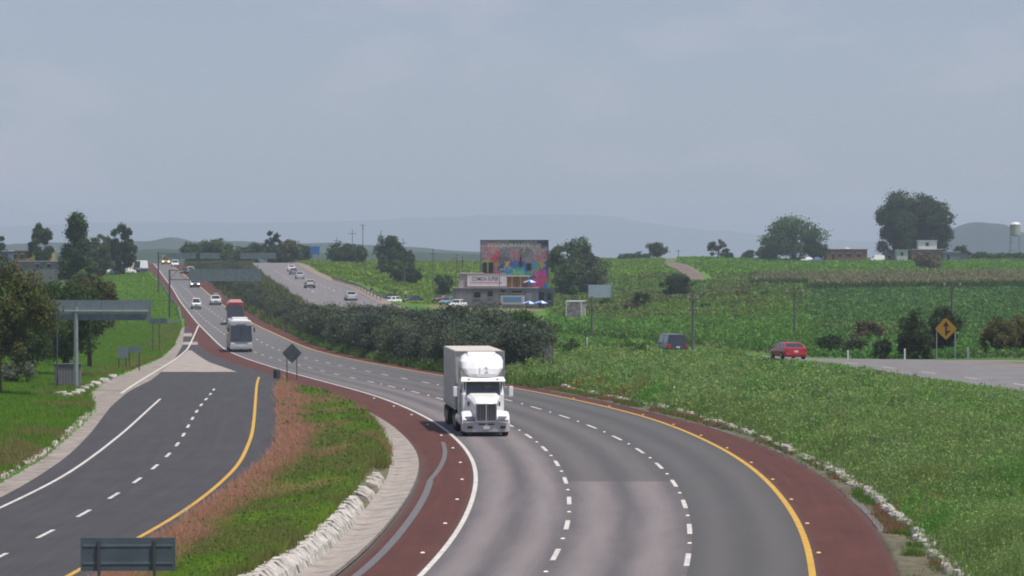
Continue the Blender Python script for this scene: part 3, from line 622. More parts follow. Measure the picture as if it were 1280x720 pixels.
# tall weeds on the bank between the two roads
X, Y = sample(74000, 58, 300, lambda d: XK(d) - .12, lambda d: np.minimum(OL(d) - .4, 800 / F * d + 2), 1.35)
def weeds(X, Y, nl, hs, name, label, clumps=0):
    n1 = fbm(X / 4, Y / 8, 61); n2 = fbm(X / 1.3, Y / 2.2, 62); n3 = fbm(X / 2.2, Y / 4, 63)
    col = lerp((.15, .235, .085), (.25, .34, .14), n2)
    br = (sstep(.62, .70, n3) * .8)[:, None]; col = col * (1 - br) + np.array([.10, .27, .05]) * br
    ru = (sstep(.66, .73, fbm(X / 1.8, Y / 3.2, 64)) * sstep(7.5, 2.0, X - XK(Y)) * .8)[:, None]; col = col * (1 - ru) + np.array([.26, .13, .06]) * ru
    n4 = fbm(X / 1.6, Y / 2.6, 66); h = hs * (.30 + .45 * n1 + .5 * sstep(.45, .75, n4)) * sstep(-.5, 1.2, X - XK(Y)) * (1 - .35 * ru[:, 0]) + .1
    pxx = 640 + X * F / Y; h = h * np.where(Y > 240, .55 + .55 * sstep(868, 880, pxx) * sstep(985, 970, pxx) + .4 * sstep(826, 815, pxx), 1 - .72 * sstep(9.5, 2.5, OL(Y) - X))
    yel = (sstep(.5, .75, fbm(X / 3, Y / 5, 67)) * .5)[:, None]; col = col * (1 - yel) + np.array([.20, .30, .10]) * yel; hue = RNG.random(len(X))[:, None]; col = col * (.93 + .2 * hue) * np.array([1.06, 1.06, .9])
    Z = T(X, Y); P = []
    for j in range(nl):
        t = RNG.uniform(.05, 1.05, len(X)) ** .8; sp = .10 + .16 * (1 - t)
        pos = np.stack([X + RNG.normal(0, 1, len(X)) * sp, Y + RNG.normal(0, 1, len(X)) * sp, Z + h * t], -1)
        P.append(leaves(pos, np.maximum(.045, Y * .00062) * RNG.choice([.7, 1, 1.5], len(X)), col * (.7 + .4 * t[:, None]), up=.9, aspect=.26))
    P.append(blades(X, Y, Z, h * 1.05, np.maximum(.018, Y * .0002), col * .9, 2, .1, .14))
    if clumps:
        ci = RNG.choice(np.where((X - XK(Y) > 1.2) & ((OL(Y) - X > 5) | (Y > 245)))[0], clumps, replace=False)
        for q in ci:
            m = 42; rr_ = RNG.uniform(.25, .6); hh = RNG.uniform(.8, 1.35) * (1 if Y[q] < 215 else .6); t = RNG.uniform(.1, 1, m)
            base = (np.array([.20, .27, .13]) if RNG.random() < .6 else np.array([.11, .24, .05])) * RNG.uniform(.8, 1.15)
            pos = np.stack([X[q] + RNG.normal(0, rr_, m) * (1.1 - .5 * t), Y[q] + RNG.normal(0, rr_, m) * (1.1 - .5 * t), Z[q] + hh * t], -1)
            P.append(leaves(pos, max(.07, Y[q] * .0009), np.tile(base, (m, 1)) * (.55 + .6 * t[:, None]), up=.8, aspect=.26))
    return soup(name, P, GRASS, label)
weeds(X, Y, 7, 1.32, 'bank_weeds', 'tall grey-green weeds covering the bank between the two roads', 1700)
X, Y = sample(9000, 236, 345, lambda d: OL(d) - 5, lambda d: OL(d) - .2, 1.0)
weeds(X, Y, 6, .7, 'roadside_weeds', 'tall weeds along the near edge of the far carriageway')
# thin strip of weeds where the red paint stops on the right, and under the shrubs
X, Y = sample(9000, 60, 215, lambda d: X4(d) + .25, lambda d: XK(d) - .1, 1.0)
k = fbm(X / 1.2, Y / 4, 71) > np.where(Y < 118, .5, .42); X, Y = X[k], Y[k]; n2 = fbm(X, Y / 2, 72); col = lerp((.10, .2, .03), (.27, .15, .09), sstep(.4, .65, n2))
soup('kerb_weeds', [blades(X, Y, T(X, Y), .08 + .22 * n2, Y * .0003, col, 6, .12)], GRASS, 'small green and rusty weeds in the gutter beside the kerb')
X, Y = sample(12000, 205, 520, lambda d: X4(d) + .1, lambda d: X4(d) + 3.2, 1.2)
n2 = fbm(X / 2, Y / 6, 73); col = lerp((.07, .14, .03), (.14, .23, .05), n2)
Xb, Yb = sample(9000, 400, 770, lambda d: X4(d) + .3, lambda d: OL(d) - .3, .8); nb = fbm(Xb / 4, Yb / 10, 74)
soup('median_grass', [blades(X, Y, T(X, Y), .25 + .45 * n2, Y * .0004, col, 4, .25), blades(Xb, Yb, T(Xb, Yb), .4 + .9 * nb, Yb * .0005, lerp((.08, .10, .04), (.15, .16, .07), nb), 4, .35)], GRASS, 'grass fringe between the red shoulder and the shrubs')

X, Y = sample(5200, 262, 420, lambda d: np.maximum(OL(d) - 8, (688 - 640) / F * d), lambda d: np.minimum(OL(d) - .3, (814 - 640) / F * d), .6)
k = X < OL(Y) - .3; X, Y = X[k], Y[k]; n2 = fbm(X / 2, Y / 4, 75); col = lerp((.085, .18, .05), (.15, .27, .07), n2); Z = T(X, Y); P = []
for j in range(8):
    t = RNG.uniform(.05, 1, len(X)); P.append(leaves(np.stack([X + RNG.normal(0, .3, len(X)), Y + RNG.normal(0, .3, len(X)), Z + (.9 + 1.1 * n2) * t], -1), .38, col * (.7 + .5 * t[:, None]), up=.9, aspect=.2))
soup('median_corn', P, GRASS, 'tall broad-leaved plants in front of the far carriageway, left of the black suv')

# fields beyond the far carriageway
def pxof(X, Y): return 640 + X * F / Y
def field(n, px0, px1, d0, d1, cond=None, p=1.0):
    g = np.linspace(d0, d1, 300); w = g ** (1 - p); cdf = np.cumsum(w); cdf /= cdf[-1]
    Y = np.interp(RNG.uniform(0, 1, n), cdf, g); px = RNG.uniform(px0, px1, n); X = (px - 640) / F * Y
    k = (X > OR(Y) + 2.5) & ~((px > 1000) & (Y < 240)); 
    if cond is not None: k &= cond(px, X, Y)
    return X[k], Y[k]
def crop(name, X, Y, h, col, nl, ls, label, up=.6, asp=.25, blob=.25):
    Z = T(X, Y); P = []
    for j in range(nl):
        t = RNG.uniform(.1, 1, len(X)); pos = np.stack([X + RNG.normal(0, blob, len(X)), Y + RNG.normal(0, blob, len(X)), Z + h * t], -1)
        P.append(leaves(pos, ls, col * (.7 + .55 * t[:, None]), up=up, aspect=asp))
    return soup(name, P, GRASS, label)
_tk = sorted((y, x) for x, y, z in tp); TRKD = np.array([a for a, b in _tk]); TRKP = np.array([640 + b * F / a for a, b in _tk])
X, Y = field(15000, 690, 1010, 250, 420, lambda px, X, Y: (px < 1010) & (Y < 345 + 60 * fbm(px / 60, px * 0, 3)))
k = ~((np.abs(pxof(X, Y) - 717) < 20) & (Y > 372) & (Y < 416)); X, Y = X[k], Y[k]; n2 = fbm(X / 2.2, Y / 5, 81); col = lerp((.075, .17, .045), (.14, .27, .06), n2); ln = sstep(.6, .7, fbm(X / 3, Y / 7, 82))[:, None] * .6; col = col * (1 - ln) + np.array([.10, .12, .05]) * ln
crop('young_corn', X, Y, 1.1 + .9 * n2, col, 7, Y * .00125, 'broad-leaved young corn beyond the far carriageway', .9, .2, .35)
X, Y = field(26000, 1000, 1420, 246, 560)
n2 = fbm(X / 3, Y / 9, 83); rowk = .5 + .5 * np.sin(Y * 2 * math.pi / 7 + X * .05); col = lerp((.06, .13, .04), (.105, .20, .055), n2)
nearb = sstep(340, 270, Y)[:, None]; col = col * (1 - nearb * .5) + np.array([.09, .22, .045]) * nearb * .5
gr = (sstep(.55, .68, fbm(X / 14, Y / 26, 87)) * sstep(380, 330, Y))[:, None] * .5; col = col * (1 - gr) + np.array([.14, .15, .07]) * gr
crop('bean_field', X, Y, .35 + .5 * n2 + .15 * rowk, col * (.85 + .25 * rowk[:, None]), 5, Y * .0011, 'low dark green crop rows in the right-hand field', .5, .35, .4)
X, Y = field(19000, 690, 1010, 355, 700, lambda px, X, Y: ~((px < 700) & (Y > 500) & (Y < 545)))
k = np.abs(pxof(X, Y) - np.interp(Y, TRKD, TRKP)) > np.where(Y > TRKD[0] - 10, 4.8 * F / Y * .9, -1); X, Y = X[k], Y[k]; k = ~((np.abs(pxof(X, Y) - 717) < 20) & (Y > 372) & (Y < 416)); X, Y = X[k], Y[k]; n2 = fbm(X / 5, Y / 14, 84); n3 = fbm(X / 13, Y / 30, 88); col = lerp((.08, .15, .035), (.15, .23, .05), n2)
br = (sstep(.52, .66, n3))[:, None] * .6; col = col * (1 - br) + np.array([.13, .115, .06]) * br
crop('rough_meadow', X, Y, .3 + 1.0 * n2 * n3 * 2, col, 4, Y * .0011, 'rough green and brownish meadow below the far trees', .7, .3, .5)
X, Y = field(24000, 940, 1420, 560, 690, lambda px, X, Y: (Y < 672 + 8 * fbm(px / 40, px * 0, 2)) & ((px > 1010) | (Y > 600)))
n2 = fbm(X / 3, Y / 6, 85); col = lerp((.05, .10, .035), (.09, .15, .045), n2)
Z = T(X, Y); hh = 1.7 + .5 * n2; P = []
for j in range(5):
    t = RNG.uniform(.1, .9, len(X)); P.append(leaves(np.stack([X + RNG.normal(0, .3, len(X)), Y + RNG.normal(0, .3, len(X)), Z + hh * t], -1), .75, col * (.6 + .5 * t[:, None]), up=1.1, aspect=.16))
k = RNG.random(len(X)) < .3 + .6 * fbm(X / 18, Y / 60, 91); X, Y, Z, hh = X[k], Y[k], Z[k], hh[k]; P.append(leaves(np.stack([X, Y, Z + hh * RNG.uniform(.9, 1.08, len(X))], -1), .5, lerp((.36, .29, .19), (.20, .22, .10), RNG.random(len(X))), up=2, aspect=.22))
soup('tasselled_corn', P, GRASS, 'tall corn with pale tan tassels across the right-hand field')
X, Y = field(20000, 690, 1420, 690, 960, p=.8)
k = np.abs(pxof(X, Y) - np.interp(Y, TRKD, TRKP)) > np.where(Y > TRKD[0] - 10, 4.8 * F / Y * .9, -1); X, Y = X[k], Y[k]; n2 = fbm(X / 6, Y / 20, 86); col = lerp((.095, .19, .022), (.14, .275, .032), n2)
crop('far_meadow', X, Y, .25 + .35 * n2, col, 3, .8, 'bright green meadow running up to the skyline', .7, .4, .8)
X, Y = field(26000, 360, 830, 500, 930, lambda px, X, Y: ~((Y < 545) & (px < 690)))
n2 = fbm(X / 6, Y / 12, 89); n3 = fbm(X / 14, Y / 24, 90); col = lerp((.12, .20, .025), (.19, .28, .035), n2)
dk = (sstep(.55, .7, n3))[:, None] * .5; col = col * (1 - dk) + np.array([.08, .13, .04]) * dk
crop('hillside_grass', X, Y, .25 + .5 * n2, col, 3, Y * .0009, 'bright grassy hillside right of the far carriageway', .7, .35, .5)

# trees and bushes
def crown(w, h, n, ls, c1, c2, kind='round', seed=1, ncl=None, z0=0.0, dens=1.0):
    """leaf cloud: leaves sit on the shells of many clumps spread through the crown"""
    r = np.random.default_rng(seed); ncl = ncl or {'round': 26, 'column': 22, 'shrub': 18, 'pine': 20, 'umbrella': 12, 'sparse': 10}[kind]
    C = []; R = []; ncl = int(ncl * 2.1); r.uniform()
    while len(C) < ncl:
        p = r.uniform(-1, 1, 3); q = np.linalg.norm(p * np.array([1, 1, 1]))
        if q > 1: continue
        x, y, z = p; zt = (z + 1) / 2
        if kind == 'round': env = 1.0 if zt > .35 else .72 + .8 * zt; rr = r.uniform(.10, .30)
        elif kind == 'shrub': env = 1.0; rr = r.uniform(.14, .34)
        elif kind == 'column': env = .62 + .35 * math.sin(zt * 9 + seed); rr = r.uniform(.16, .36)
        elif kind == 'pine': env = 1.02 - .85 * zt; x, y = x * 1.3, y * 1.3; rr = r.uniform(.16, .28) * (1.15 - .6 * zt)
        elif kind == 'umbrella': env = .6 + .4 * zt; z = .25 + .6 * z; rr = r.uniform(.22, .34)
        else: env = .9; rr = r.uniform(.13, .22)
        k = .90
        C.append([x * env * w / 2 * k, y * env * w / 2 * k, z0 + h * (.5 + .5 * z * k * (.97 if kind != 'pine' else 1.08))]); R.append([rr * w / 2 * 1.05, rr * min(w, h) / 2 * .95])
    C = np.array(C); R = np.array(R); wgt = R[:, 0] ** 2; i = r.choice(len(C), n, p=wgt / wgt.sum())
    dr = r.normal(size=(n, 3)); dr /= np.linalg.norm(dr, axis=1)[:, None]; rad = r.uniform(.3, 1.0, n) ** .45 * r.choice([1, 1.1, .9, 1.45], n, p=[.4, .25, .2, .15])
    P = C[i] + dr * rad[:, None] * np.stack([R[i, 0], R[i, 0], R[i, 1]], -1)
    ex = max(np.percentile(np.abs(P[:, 0]), 98.5), np.percentile(np.abs(P[:, 1]), 98.5)) / (w / 2); lo_, hi_ = np.percentile(P[:, 2], (.5, 99.7))
    zf_ = lambda z: z0 + (z - lo_) / (hi_ - lo_) * h
    P[:, :2] /= ex; P[:, 2] = zf_(P[:, 2]); C[:, :2] /= ex; C[:, 2] = zf_(C[:, 2])
    P[:, 2] = np.maximum(P[:, 2], .03)
    tone = r.uniform(0, 1, len(C))[i] * .7 + .3 * r.uniform(0, 1, n)
    col = lerp(c1, c2, tone) * 1.15; V, Cc = leaves(P, ls, col, rng=r, up=.3, out=dr + np.array([0, 0, .35]))
    return V, Cc, C
def foliage_mesh(name, V, C): return np_mesh(name, V, np.arange(len(V)).reshape(-1, 3), LEAF, tint=C)
def trunk_mb(h, w, C, rt, z0, rng, stems=1):
    mb = MB()
    for s in range(stems):
        bx, by = (rng.uniform(-.2, .2) * w * .3 * s, rng.uniform(-.2, .2) * w * .3 * s)
        pts = [Vector((bx, by, -.3)), Vector((bx + rng.uniform(-.04, .04) * w, by, z0 * .6 + .1 * h)), Vector((bx + rng.uniform(-.08, .08) * w, by, z0 + h * .4))]
        mb.path(pts, [rt * 1.25, rt, rt * .6], 8)
        pick = sorted(range(len(C)), key=lambda i: rng.random())[:7 // stems + 1]
        for i in pick:
            a = pts[1].lerp(pts[2], rng.uniform(.1, .95)); b_ = Vector(C[i]); m = a.lerp(b_, .5) + Vector((0, 0, -.05 * h))
            mb.path([a, m, b_], [rt * .45, rt * .3, rt * .1], 5)
    return mb
def tree(name, label, cat, px, ytop, ybase, wpx, d, c1, c2, kind='round', group=None, trunk=.2, dens=3.0, lp=2.3, seed=None, base=None, stems=1, rt=None):
    d = d or hit(px, ybase); s = F / d; x = (px - 640) / F * d
    zb = float(T(x, d)) if base is None else base
    ztop = H - (ytop - YH) / s; h = ztop - zb; w = wpx / s; seed = seed or int(px * 7 + ytop); trunk = trunk if (d < 300 or 'umbrella' in kind or 'sparse' in kind) else min(trunk, .07)
    z0 = h * trunk if kind not in ('shrub',) else 0; n = int(min(26000, max(260, wpx * (h * s) * (1 - trunk) * dens)))
    V, Cc, C = crown(w, h - z0, n, lp / s, c1, c2, kind, seed, z0=z0)
    rng = random.Random(seed); g = root(name, label, cat, (x, d, zb), 0, group)
    put('crown' if kind != 'shrub' else 'foliage', foliage_mesh('crown', V, Cc), None, g)
    put('trunk' if kind != 'shrub' else 'stems', trunk_mb(h - z0, w, C, rt or max(.06, w * .035), z0, rng, 3 if kind == 'shrub' else stems), bark, g)
    return g
G_dark = ((.022, .042, .018), (.06, .095, .035)); G_olive = ((.05, .062, .02), (.12, .13, .045)); G_grey = ((.045, .06, .035), (.105, .13, .075)); G_mid = ((.035, .065, .022), (.09, .14, .045)); G_brown = ((.07, .06, .035), (.15, .12, .07))
G_far = ((.025, .05, .02), (.06, .10, .035))
tree('broadleaf_tree', 'large olive-green tree cut off by the left edge beside the ramp', 'tree', -2, 322, 503, 132, 186, *G_olive, 'round', trunk=.22, dens=1.7, lp=2.8, rt=.22)
tree('broadleaf_tree', 'dark spreading tree behind the nearest overhead sign', 'tree', 78, 352, 470, 106, 226, *G_mid, 'round', trunk=.2, dens=1.9, lp=2.6, stems=2, rt=.16)
tree('broadleaf_tree', 'brownish tree top just above the nearest overhead sign', 'tree', 112, 346, 462, 70, 250, (.06, .058, .028), (.13, .12, .055), 'round', trunk=.35, dens=2.0, lp=2.4)
tree('broadleaf_tree', 'small dark tree low at the left edge behind the big olive one', 'tree', 35, 398, 480, 70, 215, *G_mid, 'round', trunk=.2, dens=1.8)
tree('tall_tree', 'tallest tree on the left, dark narrow double-topped crown', 'tree', 96, 268, 372, 48, 505, *G_far, 'column', trunk=.12, dens=3.2)
tree('tall_tree', 'dark bush hugging the foot of the tallest left tree', 'bush', 97, 340, 382, 30, 470, *G_mid, 'shrub')
tree('conifer_tree', 'dark cone-shaped tree behind the yellow shop on the left', 'tree', 51, 281, 330, 33, 690, *G_far, 'pine', trunk=.15, dens=4)
tree('conifer_tree', 'small dark conifer at the extreme left edge of the skyline', 'tree', 2, 296, 322, 20, 720, *G_far, 'pine', trunk=.15, dens=4)
tree('broadleaf_tree', 'dark round-topped tree above the parked cars left of the crest', 'tree', 154, 281, 331, 32, 690, *G_far, 'round', trunk=.25, dens=4)
tree('broadleaf_tree', 'olive tree between the tallest left tree and the parked cars', 'tree', 124, 294, 330, 34, 680, (.05, .07, .03), (.10, .12, .05), 'round', trunk=.2, dens=3.6)
tree('broadleaf_tree', 'small dull green tree beside the dark round-topped one at left', 'tree', 138, 297, 330, 26, 700, *G_grey, 'round', trunk=.25, dens=3.6)
for i, (px, yt, yb, w, d, c, k, lab) in enumerate([
    (238, 303, 334, 26, 840, G_far, 'shrub', 'dark low bush on the crest behind the third overhead sign'),
    (268, 299, 334, 46, 850, G_mid, 'round', 'wide olive-green tree over the third overhead sign'),
    (250, 304, 334, 26, 870, G_olive, 'shrub', 'olive bush tucked between the dark crest bush and wide tree'),
    (300, 308, 334, 34, 860, G_mid, 'shrub', 'green bush right of the wide olive-green crest tree'),
    (320, 304, 334, 32, 850, G_far, 'round', 'dark green tree left of the round black-green treetop'),
    (341, 290, 334, 18, 850, ((.014, .03, .014), (.03, .055, .022)), 'round', 'tall tree with a small round nearly black top between the roads'),
    (352, 303, 332, 34, 840, G_dark, 'shrub', 'dark bush under the round nearly black treetop'),
    (364, 300, 331, 28, 835, G_olive, 'round', 'yellowish tree just left of the far carriageway crest'),
    (378, 306, 329, 26, 845, G_far, 'shrub', 'dark bush standing over the far carriageway crest'),
    (422, 304, 326, 30, 840, G_dark, 'round', 'dark tree right of the blue road sign on the skyline'),
    (437, 305, 326, 24, 850, G_far, 'round', 'dark tree beside the cross-armed pole on the skyline'),
    (449, 307, 325, 20, 830, G_mid, 'round', 'lighter green small tree at the foot of the tallest pole'),
    (485, 295, 326, 32, 780, G_far, 'round', 'domed dark tree with a ragged top above the hillside'),
    (498, 306, 326, 26, 790, G_far, 'round', 'smaller dark tree leaning on the domed hillside tree'),
    (511, 313, 326, 14, 800, G_far, 'shrub', 'little dark bush right of the domed hillside tree'),
    (480, 320, 341, 16, 715, G_mid, 'round', 'small green tree below the domed hillside tree'),
    (497, 324, 352, 24, 665, G_mid, 'round', 'grey-green tree halfway down the grassy hillside'),
    (516, 331, 354, 22, 655, G_far, 'round', 'dark little tree lowest on the grassy hillside'),
    (506, 326, 350, 16, 670, G_dark, 'shrub', 'dark bush between the two lower hillside trees'),
    (553, 344, 372, 24, 600, G_far, 'shrub', 'grey-green bush left of the restaurant'),
    (700, 308, 352, 32, 640, G_mid, 'round', 'green tree immediately right of the painted restaurant'),
    (724, 298, 352, 44, 660, G_mid, 'round', 'tallest of the clustered trees right of the restaurant'),
    (730, 319, 363, 62, 610, G_grey, 'round', 'broad greyish tree in front of the restaurant tree cluster'),
    (708, 330, 360, 36, 600, G_mid, 'shrub', 'low green bush under the trees right of the restaurant'),
    (786, 317, 326, 28, 940, G_far, 'shrub', 'low dark hedge clump on the skyline left of the umbrella tree'),
    (801, 315, 325, 24, 945, G_far, 'shrub', 'low dark bush touching the umbrella tree on the skyline'),
    (821, 303, 326, 26, 930, G_far, 'umbrella', 'umbrella-shaped small tree on the skyline near the brown track'),
    (848, 343, 378, 40, 540, G_dark, 'shrub', 'large dark round bush below the brown track'),
    (802, 365, 387, 22, 490, G_dark, 'shrub', 'dark bush low in the meadow left of the round bush'),
    (790, 378, 392, 22, 470, G_brown, 'shrub', 'brownish scrub left below the dark meadow bush'),
    (822, 392, 404, 26, 430, G_brown, 'shrub', 'brown scrub patch in the meadow above the black van'),
    (897, 300, 325, 26, 930, ((.025, .045, .022), (.05, .08, .035)), 'sparse', 'thin ragged pine alone on the skyline'),
    (910, 314, 325, 12, 940, G_far, 'shrub', 'tiny bush right of the thin ragged pine'),
    (936, 313, 325, 16, 940, G_far, 'shrub', 'small bush left of the great domed tree'),
    (960, 308, 325, 30, 935, G_mid, 'shrub', 'bush against the left foot of the great domed tree'),
    (992, 271, 326, 82, 930, ((.035, .07, .03), (.085, .14, .05)), 'round', 'great domed light green tree on the right skyline'),
    (1018, 300, 326, 28, 925, G_mid, 'shrub', 'bush against the right foot of the great domed tree'),
    (1119, 250, 326, 54, 930, ((.022, .045, .022), (.06, .095, .04)), 'round', 'left half of the twin giant trees over the farmhouse'),
    (1160, 248, 326, 56, 940, ((.022, .045, .022), (.065, .10, .04)), 'round', 'right half of the twin giant trees over the farmhouse'),
    (1140, 240, 326, 74, 950, G_far, 'round', 'dark tree filling the gap between the twin giant trees'),
    (1160, 317, 338, 36, 790, G_brown, 'shrub', 'lone brownish round bush in the bright meadow below the farmhouse'),
    (1203, 307, 323, 22, 925, G_far, 'shrub', 'dark bush at the right end of the farm sheds'),
    (1228, 315, 325, 30, 935, G_mid, 'shrub', 'green hedge clump left of the water tower'),
    (1252, 316, 325, 28, 935, G_mid, 'shrub', 'green hedge clump at the foot of the water tower'),
    (1276, 316, 325, 24, 935, G_mid, 'shrub', 'green hedge clump at the right frame edge skyline'),
    (1146, 388, 449, 48, 247, ((.028, .045, .02), (.075, .105, .045)), 'shrub', 'tall dark bush left of the yellow diamond sign'),
    (1180, 384, 447, 44, 262, ((.028, .045, .02), (.075, .105, .045)), 'shrub', 'dark bush directly behind the yellow diamond sign'),
    (1248, 397, 447, 46, 255, ((.06, .065, .025), (.17, .15, .06)), 'shrub', 'olive-brown bush right of the yellow diamond sign'),
    (1283, 393, 447, 48, 258, ((.06, .065, .025), (.17, .15, .06)), 'shrub', 'olive-brown bush cut by the right frame edge'),
    (1105, 423, 449, 25, 246, G_dark, 'shrub', 'small dark bush at the roadside left of the tall dark one'),
    (1085, 402, 432, 42, 300, G_brown, 'shrub', 'brownish-mauve bush behind the small roadside bush'),
    (1038, 419, 441, 32, 275, G_dark, 'shrub', 'low dark bush just right of the red car'),
    (1068, 420, 443, 30, 272, ((.04, .055, .03), (.09, .11, .06)), 'shrub', 'grey-green low bush between red car and small dark bush'),
    (918, 393, 411, 25, 360, G_brown, 'shrub', 'round purple-brown bush alone in the field'),
    (655, 388, 462, 64, 238, ((.035, .065, .02), (.10, .17, .045)), 'shrub', 'brighter green big bush ending the shrub belt behind the truck'),
    (962, 447, 462, 38, 221, ((.03, .07, .02), (.08, .15, .04)), 'shrub', 'dark green low bush on the bank below the red car'),
    (715, 424, 440, 26, 262, G_mid, 'shrub', 'low green bush at the top of the bank by the stone post'),
    (792, 430, 442, 40, 250, ((.03, .05, .02), (.07, .10, .04)), 'shrub', 'dark weeds clump left of the black van'),
    (20, 452, 484, 46, 205, ((.07, .09, .06), (.15, .18, .12)), 'shrub', 'pale grey-green low shrub under the left trees'),
    (88, 470, 486, 26, 215, ((.07, .09, .06), (.13, .16, .10)), 'shrub', 'grey low shrub beside the small grey booth'),
]):
    tree('bush' if k == 'shrub' else 'pine_tree' if k == 'sparse' else 'broadleaf_tree', lab, 'bush' if k == 'shrub' else 'tree', px, yt, yb, w, d, *c, k, dens=(3.4 if w < 60 else 2.4) * (.55 if k == 'sparse' else 1), lp=2.2, seed=100 + i * 3)
rq = random.Random(5)
for q in range(26):
    px_, py_ = rq.uniform(705, 965), rq.uniform(372, 428); w_ = rq.uniform(9, 20)
    if abs(px_ - 717) < 24 or abs(px_ - 847) < 22 and py_ > 405: continue
    tree('scrub_bush', 'small scrub bush scattered in the rough meadow beyond the far carriageway', 'bush', px_, py_ - w_ * .55, py_, w_, None, *rq.choice([G_brown, G_dark, G_grey, G_mid]), 'shrub', group='scrub bushes in the rough meadow', dens=3, lp=2.2, seed=700 + q)
# belt of shrubs filling the median: a few grown shapes, each shrub its own object
protos = []
for q in range(7):
    V, Cc, C = crown(6.2, 4.6, 5200, .21, *(((.038, .052, .038), (.108, .136, .098)) if q % 3 else ((.044, .058, .036), (.125, .155, .09))), 'shrub', 900 + q, ncl=26)
    V[:, 2] = np.maximum(V[:, 2], .05)
    me = foliage_mesh('foliage', V, Cc)
    st = trunk_mb(3.2, 5.5, C, .09, 0, random.Random(q), 3).mesh('stems'); st.materials.append(bark); protos.append((me, st))
rs = random.Random(11); cnt = 0; d = 212.0
while d < 760 and cnt < 298:
    lo = float(X4(d)) + 2.4; hi = min(max(float(OL(d)) - 3.2, float(X4(d)) + 2.5), (668 - 640) / F * d - 1.0 if d < 300 else 99); x = lo
    while x <= hi + .1 and cnt < 298:
        xx, dd = x + rs.uniform(-.7, .7), d + rs.uniform(-1.5, 1.5); s = rs.uniform(.72, 1.05) * (1.0 if d < 420 else .82)
        if x == lo: s *= .86
        if d > 300 and x + 4.1 > hi: s *= .74
        oy = np.interp(640 + xx * F / dd, [280, 330, 345, 360, 400, 431, 453, 469, 495, 532, 572, 612, 639, 690], [328, 331, 341, 350, 363, 362, 363, 373, 386, 384, 379, 379, 388, 398]) + rs.uniform(-2, 4)
        allow = (H - (oy - YH) / F * dd) - float(T(xx, dd))
        if allow < .7: x += 4.1; continue
        hs_ = min(s * rs.uniform(.9, 1.12), allow / 4.6); s = min(s, max(hs_ * 1.6, .55))
        me, st = protos[rs.randrange(7)]
        g = root('median_shrub', 'grey-green median shrub ' + ('nearest the truck' if d < 262 else 'beside the two buses' if d < 400 else 'by the overhead signs') + (', row edging the red shoulder' if x == lo else ', row edging the far carriageway' if x + 4.1 > hi else ', inside the belt'), 'shrub', (xx, dd, float(T(xx, dd))), rs.uniform(0, 6.28), 'shrubs filling the median between the roads')
        g.scale = (s, s, hs_)
        put('foliage', me, None, g); put('stems', st, None, g); cnt += 1; x += 4.1
    d += 4.3 if d < 400 else 4.8
print('median shrubs', cnt)

# ------------------------------------------------------------------ vehicles
rubber = ramp_mat('tyre_rubber', (.018, .018, .020), .85, .2, 8); rimm = ramp_mat('wheel_metal', (.42, .42, .44), .4, .15, 8, metallic=.6)
glass = ramp_mat('tinted_glass', (.020, .026, .032), .08, .2, 2, spec=.8, coat=.6); chrome = ramp_mat('bright_metal', (.62, .63, .65), .22, .1, 6, metallic=.85)
darkp = ramp_mat('black_plastic', (.025, .025, .028), .6, .2, 6); lampw = ramp_mat('headlamp_lens', (.75, .78, .80), .1, .05, 6, coat=1.0); lampr = ramp_mat('tail_lamp_lens', (.45, .02, .02), .2, .1, 6, coat=.8)
litl = glow('lit_headlamp', (1.0, .93, .75), 5.0); amber = ramp_mat('amber_lens', (.75, .30, .03), .25, .1, 6); platem = ramp_mat('licence_plate', (.6, .6, .58), .5, .1, 8)
WH = paint('white_vehicle_paint', (.78, .78, .79)); RED = paint('red_vehicle_paint', (.36, .010, .022)); NAVY = paint('navy_vehicle_paint', (.022, .030, .055)); BLACK = paint('black_vehicle_paint', (.02, .022, .026))
SILV = paint('silver_vehicle_paint', (.42, .44, .47)); MAR = paint('maroon_vehicle_paint', (.20, .03, .035)); BLUEG = paint('blue_grey_vehicle_paint', (.16, .24, .33)); YEL = paint('amber_vehicle_paint', (.60, .33, .06)); GREYC = paint('grey_vehicle_paint', (.15, .16, .18))
_wm = {}
def wheel(parent, x, y, r, w, side):
    k = (round(r, 2), round(w, 2), side)
    if k not in _wm:
        t = MB().lathe((0, 0, 0), [(r * .62, -w / 2), (r * .93, -w / 2), (r, -w * .36), (r, w * .36), (r * .93, w / 2), (r * .62, w / 2)], 20, 'x').mesh('tyre'); t.materials.append(rubber)
        o = side * w * .5; q = MB().lathe((0, 0, 0), sorted([(r * .60, o * .2), (r * .58, o * 1.03), (r * .42, o * .72), (r * .16, o * .78), (r * .12, o * 1.1), (.01, o * 1.12)], key=lambda p: p[1] if side > 0 else -p[1]), 16, 'x').mesh('rim'); q.materials.append(rimm); _wm[k] = (t, q)
    t = put('wheel', _wm[k][0], None, parent, loc=(x, y, r)); put('rim', _wm[k][1], None, t); return t
def sect(hw, zb, zt, top=.93):
    return [(-hw * .82, zb), (-hw, zb + .16), (-hw * 1.0, zb + (zt - zb) * .62), (-hw * top, zt), (-hw * .6, zt + .025), (hw * .6, zt + .025), (hw * top, zt), (hw, zb + (zt - zb) * .62), (hw, zb + .16), (hw * .82, zb)]
